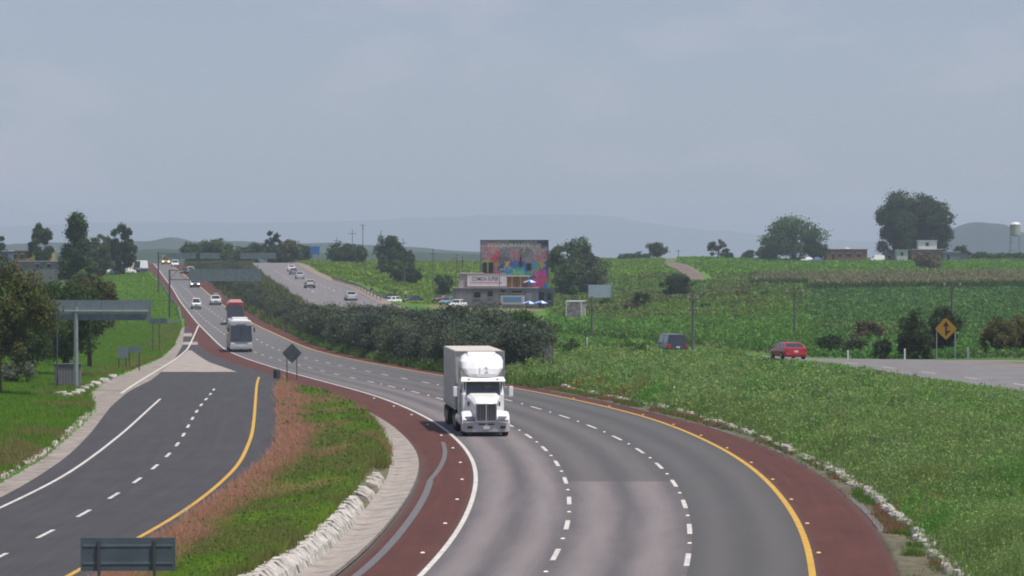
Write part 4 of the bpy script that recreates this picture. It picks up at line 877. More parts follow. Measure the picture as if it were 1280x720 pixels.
ST = {  # stations of the body top, then cabin foot and roof spans, all as fractions of the length
 'sedan': ([(0, .52, .80), (.02, .66, .94), (.12, .76, 1), (.27, .90, 1), (.5, .93, 1), (.8, .95, 1), (.93, .96, .98), (.985, .88, .94), (1, .62, .86)], .25, .86, .40, .72),
 'hatch': ([(0, .50, .80), (.02, .64, .94), (.14, .78, 1), (.30, .92, 1), (.6, .96, 1), (.9, .98, .98), (.985, .92, .95), (1, .60, .88)], .26, .965, .42, .80),
 'suv': ([(0, .62, .84), (.02, .86, .95), (.12, .98, 1), (.26, 1.06, 1), (.6, 1.08, 1), (.97, 1.08, .99), (1, .70, .93)], .24, .985, .35, .94),
 'van': ([(0, .62, .84), (.02, .90, .95), (.08, 1.02, 1), (.18, 1.12, 1), (.6, 1.12, 1), (.98, 1.12, .99), (1, .70, .93)], .13, .985, .27, .96),
 'pickup': ([(0, .66, .86), (.02, .92, .96), (.12, 1.02, 1), (.26, 1.10, 1), (.6, 1.12, 1), (.98, 1.12, .99), (1, .70, .96)], .24, .62, .34, .57)}
def car(name, label, cat, X, d, z, rz, style, mat, L=4.4, W=1.75, Hh=1.45, group=None, lit=False, plate=True, detail=True, roofmat=None):
    """front at local y=0, length along +y"""
    g = root(name, label, cat, (X, d, z), rz, group); st, c0, c1, r0, r1 = ST[style]; hw = W / 2
    mb = MB().rings([[(x, t * L, zz) for x, zz in sect(hw * k, .22 if 0 < t < 1 else .34, zt)] for t, zt, k in st])
    body = put('body', mb, mat, g, bevel=.03, smooth=False)
    zb = np.interp(c0, [s[0] for s in st], [s[1] for s in st]); zr = np.interp(c1, [s[0] for s in st], [s[1] for s in st]); w0, w1 = hw * .92, hw * .74
    A = [(-w0, c0 * L, zb - .02), (w0, c0 * L, zb - .02), (w0, c1 * L, zr - .02), (-w0, c1 * L, zr - .02)]
    B = [(-w1, r0 * L, Hh - .03), (w1, r0 * L, Hh - .03), (w1, r1 * L, Hh - .02), (-w1, r1 * L, Hh - .02)]
    M = [(p[0] * .985, p[1] + (.05 if i < 2 else -.05), Hh + .02) for i, p in enumerate(B)]; M = [(x * .9, y + (.06 if i < 2 else -.06), zz) for i, (x, y, zz) in enumerate(M)]
    put('cabin', MB().rings([A, B, M]), roofmat or mat, g, bevel=.03)
    def win(nm, q, sh=.10): return put(nm, MB().panel(q, sh, .012, .03), glass, g)
    win('windshield', [A[0], A[1], B[1], B[0]]); win('rear_window', [A[2], A[3], B[3], B[2]], .14)
    if detail:
        n = 2 if style != 'pickup' else 1
        for s in (0, 1):
            a0, a1, b0, b1 = (A[0], A[3], B[0], B[3]) if s == 0 else (A[1], A[2], B[1], B[2])
            for k in range(n):
                f = lambda p, q, t: tuple(p[i] + (q[i] - p[i]) * t for i in range(3)); t0, t1 = k / n + .01, (k + 1) / n - .01
                q = [f(a0, a1, t0), f(a0, a1, t1), f(b0, b1, t1), f(b0, b1, t0)]
                win('side_window', q if s else q[::-1], .13)
    r = .31 if style in ('sedan', 'hatch') else .38
    for s in (-1, 1):
        for t in (.17, .80): wheel(g, s * (hw - .09), t * L, r, .22, s)
        zt = st[1][1]
        put('headlight', MB().box((s * hw * .70, .02, zt - .10), (hw * .42, .10, .15)), litl if lit else lampw, g, bevel=.02)
        ze = st[-2][1] - .14
        put('tail_light', MB().box((s * hw * .80, L * .995, ze), (hw * .26, .07, .16 if style in ('sedan', 'hatch') else .32)), lampr, g, bevel=.01)
        put('mirror', MB().box((s * (hw + .08), c0 * L + .35, zb + .12), (.18, .12, .15)), mat, g, bevel=.03)
    put('bumper', MB().box((0, -.02, .40), (W * .92, .16, .20)), mat if style in ('sedan', 'hatch') else darkp, g, bevel=.04)
    put('bumper', MB().box((0, L + .01, .42), (W * .92, .16, .22)), mat if style in ('sedan', 'hatch', 'van') else darkp, g, bevel=.04)
    put('grille', MB().box((0, -.005, st[1][1] - .14), (W * .36, .07, .13)), darkp, g)
    if plate:
        put('licence_plate', MB().box((0, L + .05, st[-2][1] - .26), (.34, .03, .16)), platem, g)
    return g
def on(px, y, track=None):
    d = dm(y); return (px - 640) / F * d, d, float(ZM(d)) + .015
def hd(Cf, d): return -math.atan(float(Cf(d + 4) - Cf(d - 4)) / 8)

# -- white tractor and box trailer
tx, td, tz = (608 - 640) / F * 147.3, 147.3, .012
tr = root('box_truck', 'white long-nosed truck with rounded roof fairing pulling a tall box, in the left lane', 'truck', (tx, td, tz), .088)
TW = paint('truck_cab_white', (.80, .80, .82), .25)
hood = MB().rings([[(-.52, .22, .80), (-.52, .22, 1.50), (-.40, .24, 1.62), (.40, .24, 1.62), (.52, .22, 1.50), (.52, .22, .80)], [(-.66, 1.1, .9), (-.66, 1.1, 1.72), (-.50, 1.1, 1.88), (.50, 1.1, 1.88), (.66, 1.1, 1.72), (.66, 1.1, .9)], [(-.86, 2.05, .9), (-.86, 2.05, 1.92), (-.68, 2.05, 2.08), (.68, 2.05, 2.08), (.86, 2.05, 1.92), (.86, 2.05, .9)]])
put('hood', hood, TW, tr, bevel=.04)
for s in (-1, 1):
    rr = []
    for k in range(9):
        a = math.radians(-18 + k * 24.5); y, z = 1.12 - .88 * math.cos(a), .58 + .62 * math.sin(a)
        yi, zi = 1.12 - .72 * math.cos(a), .58 + .50 * math.sin(a)
        rr.append([(s * .56, yi, zi), (s * 1.17, yi, zi), (s * 1.19, y * 1.0, z - .03), (s * 1.10, y, z + .02), (s * .56, y + .04, z + .07)])
    f = put('fender', MB().rings(rr), TW, tr, bevel=.02)
    put('headlight', MB().rings([[(s * .62, .23, .80), (s * 1.10, .36, .82), (s * 1.06, .40, .98), (s * .62, .27, 1.00)], [(s * .62, .45, .80), (s * 1.10, .52, .82), (s * 1.06, .52, .98), (s * .62, .45, 1.00)]]), ramp_mat('dark_headlamp_glass', (.16, .17, .19), .1, .2, 9, coat=1.0), f)
    put('headlight_bezel', MB().box((s * .86, .30, .79), (.56, .1, .03)), darkp, f)
    for y in (1.12,): wheel(tr, s * 1.02, y, .50, .30, s)
    for y in (4.9, 6.15, 11.2, 12.4):
        for o in (.82, 1.12): wheel(tr, s * (o - .02), y, .50, .25, s)
    put('mirror', MB().box((s * 1.42, 2.15, 2.15), (.20, .14, .52)), TW, tr, bevel=.04)
    put('mirror_arm', MB().path([(s * 1.05, 2.3, 2.35), (s * 1.42, 2.2, 2.40)], [.018, .018]).path([(s * 1.05, 2.3, 1.95), (s * 1.42, 2.2, 1.92)], [.018, .018]), chrome, tr)
    put('fuel_tank', MB().lathe((s * .98, 0, .72), [(.02, 3.0), (.28, 3.02), (.31, 3.1), (.31, 4.2), (.28, 4.28), (.02, 4.3)], 14, 'y'), chrome, tr)
    put('exhaust_stack', MB().tube((s * 1.08, 4.05, 1.0), (s * 1.08, 4.05, 3.6), .075, .075, 10), chrome, tr)
    put('side_window', MB().panel([(s * 1.06, 2.45, 2.05), (s * 1.06, 3.15, 2.05), (s * 1.02, 3.1, 2.55), (s * 1.02, 2.55, 2.55)][::s], .05, .012, .03), glass, tr)
    put('step', MB().box((s * 1.0, 2.6, .55), (.32, .9, .10)).box((s * 1.02, 2.6, .95), (.25, .9, .08)), TW, tr)
    put('fog_lamp', MB().box((s * .82, -.075, .46), (.26, .03, .12)), darkp, tr)
    put('marker_lamp', MB().box((s * .72, 2.05, 2.78), (.12, .06, .05)), amber, tr)
bp = MB().rings([[(-1.20, .35, .26), (-1.20, .35, .70), (-1.20, .62, .70), (-1.20, .62, .26)], [(-1.02, .02, .22), (-1.02, .0, .72), (-1.02, .3, .72), (-1.02, .3, .22)], [(0, -.06, .22), (0, -.08, .72), (0, .2, .72), (0, .2, .22)], [(1.02, .02, .22), (1.02, .0, .72), (1.02, .3, .72), (1.02, .3, .22)], [(1.20, .35, .26), (1.20, .35, .70), (1.20, .62, .70), (1.20, .62, .26)]])
b_ = put('bumper', bp, paint('bumper_grey', (.46, .46, .48), .3), tr, bevel=.03)
put('bumper_trim', MB().box((0, -.06, .735), (2.1, .08, .03)), chrome, b_)
put('bumper_slot', MB().box((-.22, -.085, .62), (.34, .04, .07)).box((.22, -.085, .62), (.34, .04, .07)), darkp, b_)
put('licence_plate', MB().box((0, -.09, .45), (.32, .03, .15)), platem, b_)
gr = put('grille', MB().box((0, .20, 1.17), (1.0, .08, .84)), darkp, tr)
put('grille_surround', MB().box((-.51, .17, 1.17), (.045, .12, .90)).box((.51, .17, 1.17), (.045, .12, .90)).box((0, .17, 1.61), (1.02, .12, .045)).box((0, .165, 1.17), (.05, .12, .88)).box((0, .17, .75), (1.02, .12, .05)), chrome, gr)
for k in range(12):
    x = -.45 + k * .082; put('grille_bar', MB().box((x, .15, 1.17), (.016, .04, .80)), rimm, gr)
cabm = MB().rings([[(-1.05, 2.0, .75), (1.05, 2.0, .75), (1.08, 3.95, .75), (-1.08, 3.95, .75)], [(-1.05, 2.05, 2.0), (1.05, 2.05, 2.0), (1.10, 3.95, 2.0), (-1.10, 3.95, 2.0)], [(-.98, 2.42, 2.74), (.98, 2.42, 2.74), (1.08, 3.95, 2.80), (-1.08, 3.95, 2.80)]])
put('cab', cabm, TW, tr, bevel=.05)
ws = [(-.86, 2.08, 2.06), (.86, 2.08, 2.06), (.82, 2.39, 2.68), (-.82, 2.39, 2.68)]
for s in (-1, 1):
    put('door_seam', MB().box((s * 1.085, 3.2, 1.5), (.02, .03, 1.4)), darkp, tr)
    put('hood_vent', MB().box((s * .80, 1.7, 1.55), (.03, .5, .22)), darkp, tr)
    put('pillar_trim', MB().box((s * .93, 2.2, 2.35), (.05, .06, .62)), darkp, tr)
put('cowl', MB().box((0, 2.04, 2.04), (1.74, .12, .05)), darkp, tr)
wsd = put('windshield', MB().panel(ws, .0, .03, .05), glass, tr)
put('windshield_divider', MB().box((0, 2.17, 2.37), (.03, .10, .64)), darkp, wsd)
put('wiper', MB().tube((-.5, 2.03, 2.08), (-.1, 2.16, 2.32), .012).tube((.25, 2.03, 2.08), (.62, 2.16, 2.32), .012), darkp, wsd)
put('sun_visor', MB().rings([[(-1.12, 1.98, 2.66), (1.12, 1.98, 2.66), (1.12, 2.02, 2.72), (-1.12, 2.02, 2.72)], [(-1.08, 2.45, 2.80), (1.08, 2.45, 2.80), (1.06, 2.45, 2.88), (-1.06, 2.45, 2.88)]]), TW, tr)
rf = []
for z, hw, yf, cr_ in ((2.86, .70, 2.34, .25), (3.02, .90, 2.34, .30), (3.30, 1.07, 2.44, .34), (3.65, 1.10, 2.66, .40), (3.88, 1.02, 2.98, .45), (4.02, .82, 3.30, .42)):
    ring = [(hw, 3.98, z), (hw, yf + cr_, z)]
    for k in range(1, 5): a = k / 5 * math.pi / 2; ring.append((hw - cr_ + cr_ * math.cos(a), yf + cr_ - cr_ * math.sin(a), z))
    ring += [(hw * .35, yf - .05, z), (-hw * .35, yf - .05, z)]
    for k in range(4, 0, -1): a = k / 5 * math.pi / 2; ring.append((-(hw - cr_ + cr_ * math.cos(a)), yf + cr_ - cr_ * math.sin(a), z))
    ring += [(-hw, yf + cr_, z), (-hw, 3.98, z)]
    rf.append(ring)
fa = put('roof_fairing', MB().rings(rf), TW, tr, smooth=False, bevel=.03)
put('fairing_lip', MB().rings([[(-.74, 3.08, 3.93), (.74, 3.08, 3.93), (.70, 3.20, 4.12), (-.70, 3.20, 4.12)], [(-.74, 3.7, 3.93), (.74, 3.7, 3.93), (.70, 3.7, 4.12), (-.70, 3.7, 4.12)]]), TW, fa, bevel=.03)
text_part('number', '1 2', .42, ramp_mat('grey_lettering', (.45, .46, .49), .6), fa, (.02, 2.335, 3.22), (math.radians(69), 0, 0))
boxm = ramp_mat('weathered_box_panel', (.52, .49, .47), .55, .10, 1.1, c2=(.60, .58, .56), stretch=(1, .6, 2.5))
bx = put('cargo_box', MB().box((0, 8.9, 2.62), (2.50, 9.2, 2.94)), boxm, tr)
put('box_front_rail', MB().box((0, 4.28, 4.10), (2.52, .06, .07)).box((-1.25, 4.28, 2.62), (.06, .07, 2.96)).box((1.25, 4.28, 2.62), (.06, .07, 2.96)), rimm, bx)
put('roof_sheet', MB().box((0, 8.9, 4.115), (2.44, 9.1, .03)), ramp_mat('dusty_box_roof', (.50, .46, .43), .8, .15, 1), bx)
for s in (-1, 1):
    put('bottom_rail', MB().box((s * 1.255, 8.9, 1.20), (.05, 9.2, .14)), rimm, bx)
    for k in range(8): put('side_post', MB().box((s * 1.256, 4.9 + k * 1.15, 2.65), (.02, .05, 2.80)), boxm, bx)
put('chassis', MB().box((0, 7.2, .95), (.8, 12.0, .24)).box((0, 12, 1.05), (2.3, 2.6, .16)), darkp, tr)
for s in (-1, 1): put('mud_flap', MB().box((s * .97, 13.1, .62), (.55, .03, .70)), darkp, tr)
put('under_tray', MB().box((0, 2.6, .62), (1.6, 3.2, .5)), darkp, tr)

# -- buses
def bus(label, px, y, low, top, wlow, lit=False, rt=None):
    x, d, z = on(px, y); g = root('coach_bus', label, 'bus', (x, d, z), hd(lambda q: X1(q), d) - .035); Wd, Lb, Hb = 2.5, 11.5, 3.3
    def ring(y, s, dz=0): return [(xx * s * Wd / 2, y, .34 + zz * (Hb - .34) + dz) for xx, zz in ((-.96, 0), (-1, .06), (-1, .78), (-.95, .93), (-.82, 1), (.82, 1), (.95, .93), (1, .78), (1, .06), (.96, 0))]
    r0 = [(a * .97, b + (.16 if c > 2.2 else 0) + (.35 if c > 3.3 else 0), c - (.08 if c > 3.3 else 0)) for a, b, c in ring(0, 1)]
    put('body', MB().rings([r0, ring(.28, 1), ring(Lb - .2, 1), ring(Lb, .96)]), low, g, bevel=.05)
    put('roof', MB().rings([[(-1.16, .45, 3.34), (1.16, .45, 3.34), (.9, .5, 3.52), (-.9, .5, 3.52)], [(-1.16, Lb - .3, 3.34), (1.16, Lb - .3, 3.34), (.9, Lb - .3, 3.52), (-.9, Lb - .3, 3.52)]]), top, g, bevel=.04)
    put('roof_unit', MB().box((0, 5.6, 3.60), (1.7, 2.6, .26)), top, g, bevel=.06)
    w = put('windshield', MB().panel([(-1.17, .0, 1.18), (1.17, .0, 1.18), (1.12, .17, 2.92), (-1.12, .17, 2.92)], 0, .03, .06), glass, g)
    put('windshield_divider', MB().box((0, .05, 2.05), (.035, .08, 1.7)), darkp, w)
    put('destination_board', MB().panel([(-.55, .15, 2.98), (.55, .15, 2.98), (.52, .30, 3.2), (-.52, .30, 3.2)], 0, .03, .05), rt or glass, g)
    put('bumper', MB().box((0, -.03, .56), (2.46, .2, .42)), wlow, g, bevel=.05)
    put('licence_plate', MB().box((0, -.15, .58), (.34, .03, .16)), platem, g)
    for s in (-1, 1):
        put('headlight', MB().box((s * .92, -.02, .93), (.46, .1, .20)), litl if lit else lampw, g, bevel=.03)
        put('mirror', MB().box((s * 1.42, -.12, 2.45), (.16, .14, .50)), darkp, g, bevel=.03); put('mirror_arm', MB().path([(s * 1.1, .2, 2.95), (s * 1.4, -.1, 2.85)], [.025, .025]), darkp, g)
        for k in range(6): put('side_window', MB().box((s * 1.27, 1.8 + k * 1.72, 2.30), (.03, 1.6, .95)), glass, g)
        for yy in (2.4, 8.6, 9.9): wheel(g, s * 1.12, yy, .50, .30, s)
    return g
bus('white coach bus with grey lower front, nearest of the two buses', 301.5, 440.5, paint('bus_grey', (.40, .40, .43)), WH, paint('bus_grey', (.40, .40, .43)), rt=None)
bus('red coach bus with pale roof following right behind the white bus', 294.5, 406.5, RED, paint('bus_pale_red_roof', (.62, .36, .36)), RED)

# -- oncoming traffic farther up the highway
def hcar(px, y, name, label, cat, style, mat, **k): x, d, z = on(px, y); return car(name, label, cat, x, d, z, hd(X0, d), style, mat, **k)
hcar(245.5, 386.5, 'delivery_van', 'small white van with dark windscreen in the left lane above the gore', 'van', 'van', WH, L=4.2, W=1.6, Hh=1.85)
p = hcar(270, 381.5, 'pickup_truck', 'white pickup carrying a grey load just ahead of the red bus', 'pickup', 'pickup', WH, L=5.2, W=1.9, Hh=1.75)
put('load', MB().box((.0, 3.9, 1.35), (1.5, 1.6, .5)).box((.1, 3.6, 1.85), (.8, .9, .6)), ramp_mat('grey_load', (.25, .28, .32), .8), p, bevel=.05)
hcar(244, 359.5, 'parked_suv', 'dark grey wide car with headlights on under the second overhead sign', 'suv', 'suv', GREYC, L=4.8, W=1.95, Hh=1.7, lit=True).name = 'dark_suv'
hcar(231, 342, 'dark_car', 'dark car left of a white one between the second and third overhead signs', 'car', 'sedan', NAVY, lit=False)
hcar(238.5, 341, 'white_car', 'white car right beside the dark one between the overhead signs', 'car', 'sedan', WH)
hcar(219, 333, 'white_car', 'white car highest on the highway next to the amber van at the crest', 'car', 'hatch', WH, L=4.2, W=1.85, Hh=1.6)
hcar(207.5, 330.8, 'amber_van', 'amber van with two bright headlights coming over the crest', 'van', 'van', YEL, L=5, W=2.1, Hh=2.3, lit=True)
# -- far carriageway, driving away
def ocar(px, d, name, label, cat, style, mat, L=4.4, rzo=0, z=None, **k):
    x = (px - 640) / F * d; zz = float(ZO(d)) + .02 if z is None else z; rz = hd(OC, d) + rzo; rr_ = rz + math.pi
    return car(name, label, cat, x - math.sin(rz) * L, d + math.cos(rz) * L, zz, rr_, style, mat, L=L, **k)
ocar(995, 237, 'red_hatchback', 'bright red hatchback driving away on the far carriageway', 'car', 'hatch', RED, L=4.1, W=1.95, Hh=1.33, rzo=.05)
ocar(847.5, 276, 'black_suv', 'black suv half hidden by weeds, driving away left of the red car', 'suv', 'suv', BLACK, L=5.0, W=2.1, Hh=2.0)
for px, d, lab, st, m in ((388, 514, 'dark-windowed silver car nearest of the cars climbing the far carriageway', 'suv', SILV), (375, 612, 'middle silver car of those climbing the far carriageway', 'sedan', SILV), (364.5, 690, 'white car about to go over the far carriageway crest', 'sedan', WH)):
    ocar(px, d, 'climbing_car', lab, 'car', st, m, group='cars climbing the far carriageway')
ocar(440, 468, 'climbing_car', 'silver car mostly hidden by median shrubs near the guardrail', 'car', 'sedan', SILV, group='cars climbing the far carriageway')
ocar(361.5, 655, 'climbing_car', 'dark car just behind the white one near the far crest', 'car', 'sedan', GREYC, group='cars climbing the far carriageway').location.x += 1.0
# -- vehicles parked around the restaurant and on the left skyline
def pcar(px, d, rz, name, label, style, mat, **k):
    x, dd, z = gp(px, d, .02); return car(name, label, 'car', x, dd, z, rz, style, mat, group=k.pop('group', 'vehicles parked by the restaurant'), **k)
pcar(479, 556, -.75, 'parked_car', 'white car poking above the median shrubs, nearest of the parked ones', 'hatch', WH, L=4.2)
pcar(472, 566, -.9, 'parked_car', 'black car parked right behind the white one over the shrubs', 'sedan', BLACK)
pcar(504, 560, -.9, 'parked_car', 'navy car parked between the white and the red parked cars', 'sedan', NAVY)
pcar(543, 548, -1.0, 'parked_car', 'dark red pickup parked on the dirt left of the restaurant', 'pickup', MAR, L=5)
pcar(553, 536, -.5, 'parked_car', 'pale blue car in front of the dark red parked pickup', 'hatch', BLUEG, L=4)
pcar(566, 512, -.4, 'parked_car', 'white car half sunk behind shrubs near the restaurant sign', 'sedan', WH)
for px, d, rz, lab, st, m, L_, H_ in ((121, 700, -1.2, 'white car leftmost of the row parked on the left skyline', 'sedan', WH, 4.4, 1.5), (127, 694, -1.3, 'white and dark car second in the skyline row', 'hatch', WH, 4.1, 1.5), (134, 700, -1.0, 'dark car between the white car and the white van on the skyline', 'sedan', NAVY, 4.4, 1.45),
     (143, 706, -1.45, 'white van with a blue flank in the skyline row', 'van', WH, 5.4, 2.3), (147, 694, -1.2, 'low white car in front of the skyline van', 'sedan', WH, 4.3, 1.4), (155, 705, -1.3, 'pale pinkish van right of the dark round tree trunk', 'van', paint('pale_pink_paint', (.55, .42, .40)), 5.0, 2.0),
     (169, 700, -.3, 'tall dark blue van with a white roof at the highway edge of the skyline', 'van', NAVY, 5.5, 2.9)):
    pcar(px, d, rz, 'skyline_car', lab, st, m, L=L_, Hh=H_, W=1.8 if L_ < 5 else 2.1, group='vehicles parked on the left skyline', detail=False, roofmat=WH if 'white roof' in lab else None)
pcar(1001, 915, -1.2, 'farm_car', 'small white car under the great domed tree', 'hatch', WH, L=4, detail=False, group='vehicles at the farm')
pcar(1012, 915, -1.3, 'farm_car', 'small blue car under the right side of the great domed tree', 'sedan', paint('blue_farm_car', (.10, .16, .38)), L=4, detail=False, group='vehicles at the farm')
pcar(1088, 915, -1.3, 'farm_car', 'white van right of the long brick building', 'van', WH, L=4.6, Hh=2.0, detail=False, group='vehicles at the farm')
# -- upright load truck standing in the meadow
x, d, z = gp(717, 408, .02); g = root('cattle_truck', 'small truck with white roof and rusty mottled box standing in the meadow', 'truck', (x, d, z), -.16)
rusty = ramp_mat('rust_mottled_panel', (.20, .15, .14), .8, .4, 1.6, c2=(.46, .42, .42))
bxx = put('cargo_box', MB().box((0, 2.4, 1.85), (1.95, 4.6, 2.4)), rusty, g, bevel=.04); put('roof_sheet', MB().box((0, 2.4, 3.03), (2.2, 4.7, .16)), WH, bxx, bevel=.03)
for s in (-1, 1): put('door_panel', MB().box((s * .52, .09, 1.8), (.98, .05, 2.05)), ramp_mat('mottled_door', (.24, .18, .17), .8, .5, 1.6, c2=(.46, .42, .43)), bxx); put('tail_light', MB().box((s * .9, .06, .72), (.2, .06, .18)), lampr, g)
put('corner_trim', MB().box((-1.03, .06, 1.85), (.10, .08, 2.3)).box((1.03, .06, 1.85), (.12, .08, 2.3)), WH, bxx)
put('cab', MB().rings([[(-.9, 4.8, .6), (.9, 4.8, .6), (.9, 4.8, 2.2), (-.9, 4.8, 2.2)], [(-.9, 6.2, .6), (.9, 6.2, .6), (.85, 5.9, 2.1), (-.85, 5.9, 2.1)]]), WH, g, bevel=.05)
put('bumper', MB().box((0, .0, .55), (2.0, .12, .16)), darkp, g)
for s in (-1, 1):
    for yy in (1.2, 5.3): wheel(g, s * .9, yy, .42, .28, s)

# ------------------------------------------------------------------ signs and street furniture
galv = ramp_mat('galvanised_steel', (.30, .33, .35), .5, .15, 4, metallic=.35); backp = ramp_mat('sign_back_sheet', (.13, .17, .18), .6, .16, 1.5, c2=(.17, .22, .24)); backb = ramp_mat('sign_back_pale', (.17, .21, .245), .55, .12, 1.5); dsteel = ramp_mat('dark_weathered_steel', (.07, .08, .085), .6, .25, 4)
def gantry(label, posts, x0, x1, yt, yb, d, nseg, armx, twotone=False, thick=.10, boards=None):
    s = F / d; g = root('overhead_sign', label, 'overhead sign', (((posts[0][0] - 640) / s), d, float(T((posts[0][0] - 640) / s, d))), 0); ox, oz = g.location.x, g.location.z
    wx = lambda p: (p - 640) / s - ox; wz = lambda y: H - (y - YH) / s - oz
    for p, top in posts:
        put('post', MB().tube((wx(p), 0 if p == posts[0][0] else 1.2, -.6), (wx(p), 0 if p == posts[0][0] else 1.2, wz(top)), thick * (1.6 if p == posts[0][0] else .55), thick * (1.4 if p == posts[0][0] else .5), 12), (galv if p == posts[0][0] else dsteel) if twotone else dsteel, g)
        put('base_plate', MB().box((wx(p), 0 if p == posts[0][0] else 1.2, .06), (.6, .6, .12)), dsteel, g)
    a, b = sorted((wx(armx), wx(x1)))
    for y in (yt + (yb - yt) * .12, yt + (yb - yt) * .88): put('beam', MB().box(((a + b) / 2, .16, wz(y)), (b - a, .12, .12)), dsteel, g)
    n = int((b - a) / 1.2)
    br = MB()
    for k in range(n): u0 = a + (b - a) * k / n; u1 = a + (b - a) * (k + 1) / n; br.tube((u0, .16, wz(yt + (yb - yt) * (.12 if k % 2 else .88))), (u1, .16, wz(yt + (yb - yt) * (.88 if k % 2 else .12))), .03, .03, 5)
    put('bracing', br, dsteel, g)
    for bx0, bx1, n_ in (boards or [(x0, x1, nseg)]):
        for k in range(n_):
            u0, u1 = wx(bx0 + (bx1 - bx0) * k / n_), wx(bx0 + (bx1 - bx0) * (k + 1) / n_); c = (u0 + u1) / 2; w = u1 - u0 - .035; zt, zb = wz(yt), wz(yb)
            if twotone:
                put('sign_panel', MB().box((c, .0, zt - (zt - zb) * .27), (w, .04, (zt - zb) * .53)), backb, g); put('sign_panel', MB().box((c, .0, zb + (zt - zb) * .22), (w, .04, (zt - zb) * .43)), backp, g)
            else: put('sign_panel', MB().box((c, .0, (zt + zb) / 2), (w, .04, zt - zb)), backp, g)
    if twotone: put('catwalk_rail', MB().box(((wx(x0) + wx(x1)) / 2 + .1, -.12, wz(yt + (yb - yt) * .52)), (wx(x1) - wx(x0) - .6, .10, .09)), ramp_mat('pale_rail', (.42, .45, .46), .5), g)
    return g
gantry('overhead sign seen from behind, nearest one, on two posts by the grey booth', [(95, 384), (68, 386)], 64, 189, 375, 400.5, 200, 4, 64, True)
gantry('middle overhead sign, long grey-green board reaching over the highway', [(212, 337)], 236, 327, 336, 351.5, 470, 6, 212)
gantry('farthest overhead sign, two dark boards on a thin truss near the crest', [(198, 315)], 222, 345, 316, 323.5, 590, 5, 198, boards=[(206, 245, 5), (250, 275, 3), (300, 345, 4)])
# grey booth by the nearest post
x, d, z = gp(85, 203); g = root('roadside_booth', 'small grey ribbed metal booth at the foot of the nearest overhead sign', 'booth', (x, d, z), .1)
put('wall', MB().box((0, 0, .78), (1.75, 1.2, 1.56)), ramp_mat('grey_booth_sheet', (.17, .17, .18), .6, .15, 3), g)
put('roof', MB().box((0, 0, 1.60), (1.9, 1.35, .08)), dsteel, g)
for k in range(9): put('rib', MB().box((-.78 + k * .195, -.615, .78), (.04, .04, 1.5)), ramp_mat('grey_booth_rib', (.24, .24, .25), .6), g)
# bottom-left sign back
g = root('road_sign', 'large grey-blue sign back on two posts at the bottom left corner', 'sign', ((160 - 640) / F * 76, 76, float(T((160 - 640) / F * 76, 76))), .03); s = F / 76; oz = g.location.z
zt, zb = H - (672 - YH) / s - oz, H - (713.5 - YH) / s - oz
put('sign_panel', MB().box((0, 0, (zt + zb) / 2), (118 / s, .03, zt - zb)), ramp_mat('teal_sign_back', (.085, .115, .13), .5, .14, 1.3, c2=(.12, .155, .18)), g, bevel=.0)
for p in (-36 / s, 33 / s): put('post', MB().box((p, -.05, zt / 2 - .3), (.075, .06, zt + .5)), dsteel, g)
for zz in (zb + .2, zt - .2): put('stiffener', MB().box((0, -.022, zz), (112 / s, .012, .05)), backp, g)
# diamond sign back
def diamond(label, px, yc, half, ybase, d, front=False, posts=(-.33, .33), rz=0):
    s = F / d; x = (px - 640) / s; zg = float(T(x, d)); g = root('diamond_sign', label, 'sign', (x, d, zg), rz); zc = H - (yc - YH) / s - zg; hh = half / s
    for p in posts: put('post', MB().box((p * hh * 1.5, .05 if front else -.05, (zc + hh * (.0 if len(posts) > 1 else .4)) / 2 - .25), (.07, .06, zc + hh * (.3 if len(posts) > 1 else .6) + .5)), galv if front else dsteel, g)
    q = []; r = .12 * hh
    for k in range(4):
        a = math.pi / 2 * k; cx, cz = math.cos(a) * (hh - r * 1.4), math.sin(a) * (hh - r * 1.4)
        for j in (-1, 0, 1): t = a + j * math.pi / 4; q.append((cx + math.cos(t) * r, cz + math.sin(t) * r))
    P = [(a, -.015, zc + b) for a, b in q] + [(a, .015, zc + b) for a, b in q]; n = len(q)
    pl = put('sign_panel', MB().add(P, [tuple(range(n)), tuple(range(2 * n - 1, n - 1, -1))] + [(i, i + n, (i + 1) % n + n, (i + 1) % n) for i in range(n)]), ramp_mat('amber_sign_face', (.33, .185, .015), .6, .1, 3) if front else ramp_mat('diamond_back', (.075, .095, .10), .6, .15, 3), g)
    return g, zc, hh, pl
diamond('dark diamond sign back on two posts at the tip of the grass island', 365, 441.5, 12.5, 472, 224)
g, zc, hh, pl = diamond('amber diamond warning sign with a black upward merge arrow', 1182.5, 411, 14, 446, 236, True, posts=(-.55, .55))
ink = ramp_mat('black_sign_print', (.015, .015, .015), .6)
def flat(pts, y, th=.012): n = len(pts); return MB().add([(a, y - th, b) for a, b in pts] + [(a, y, b) for a, b in pts], [tuple(range(n)), tuple(range(2 * n - 1, n - 1, -1))] + [(i, i + n, (i + 1) % n + n, (i + 1) % n) for i in range(n)])
k = hh
put('merge_arrow', flat([(-.07 * k, zc - .6 * k), (.07 * k, zc - .6 * k), (.07 * k, zc - .42 * k), (.36 * k, zc - .28 * k), (.36 * k, zc - .12 * k), (.07 * k, zc - .22 * k), (.07 * k, zc + .25 * k), (.28 * k, zc + .22 * k), (0, zc + .68 * k), (-.28 * k, zc + .22 * k), (-.07 * k, zc + .25 * k)], -.018), ink, pl)
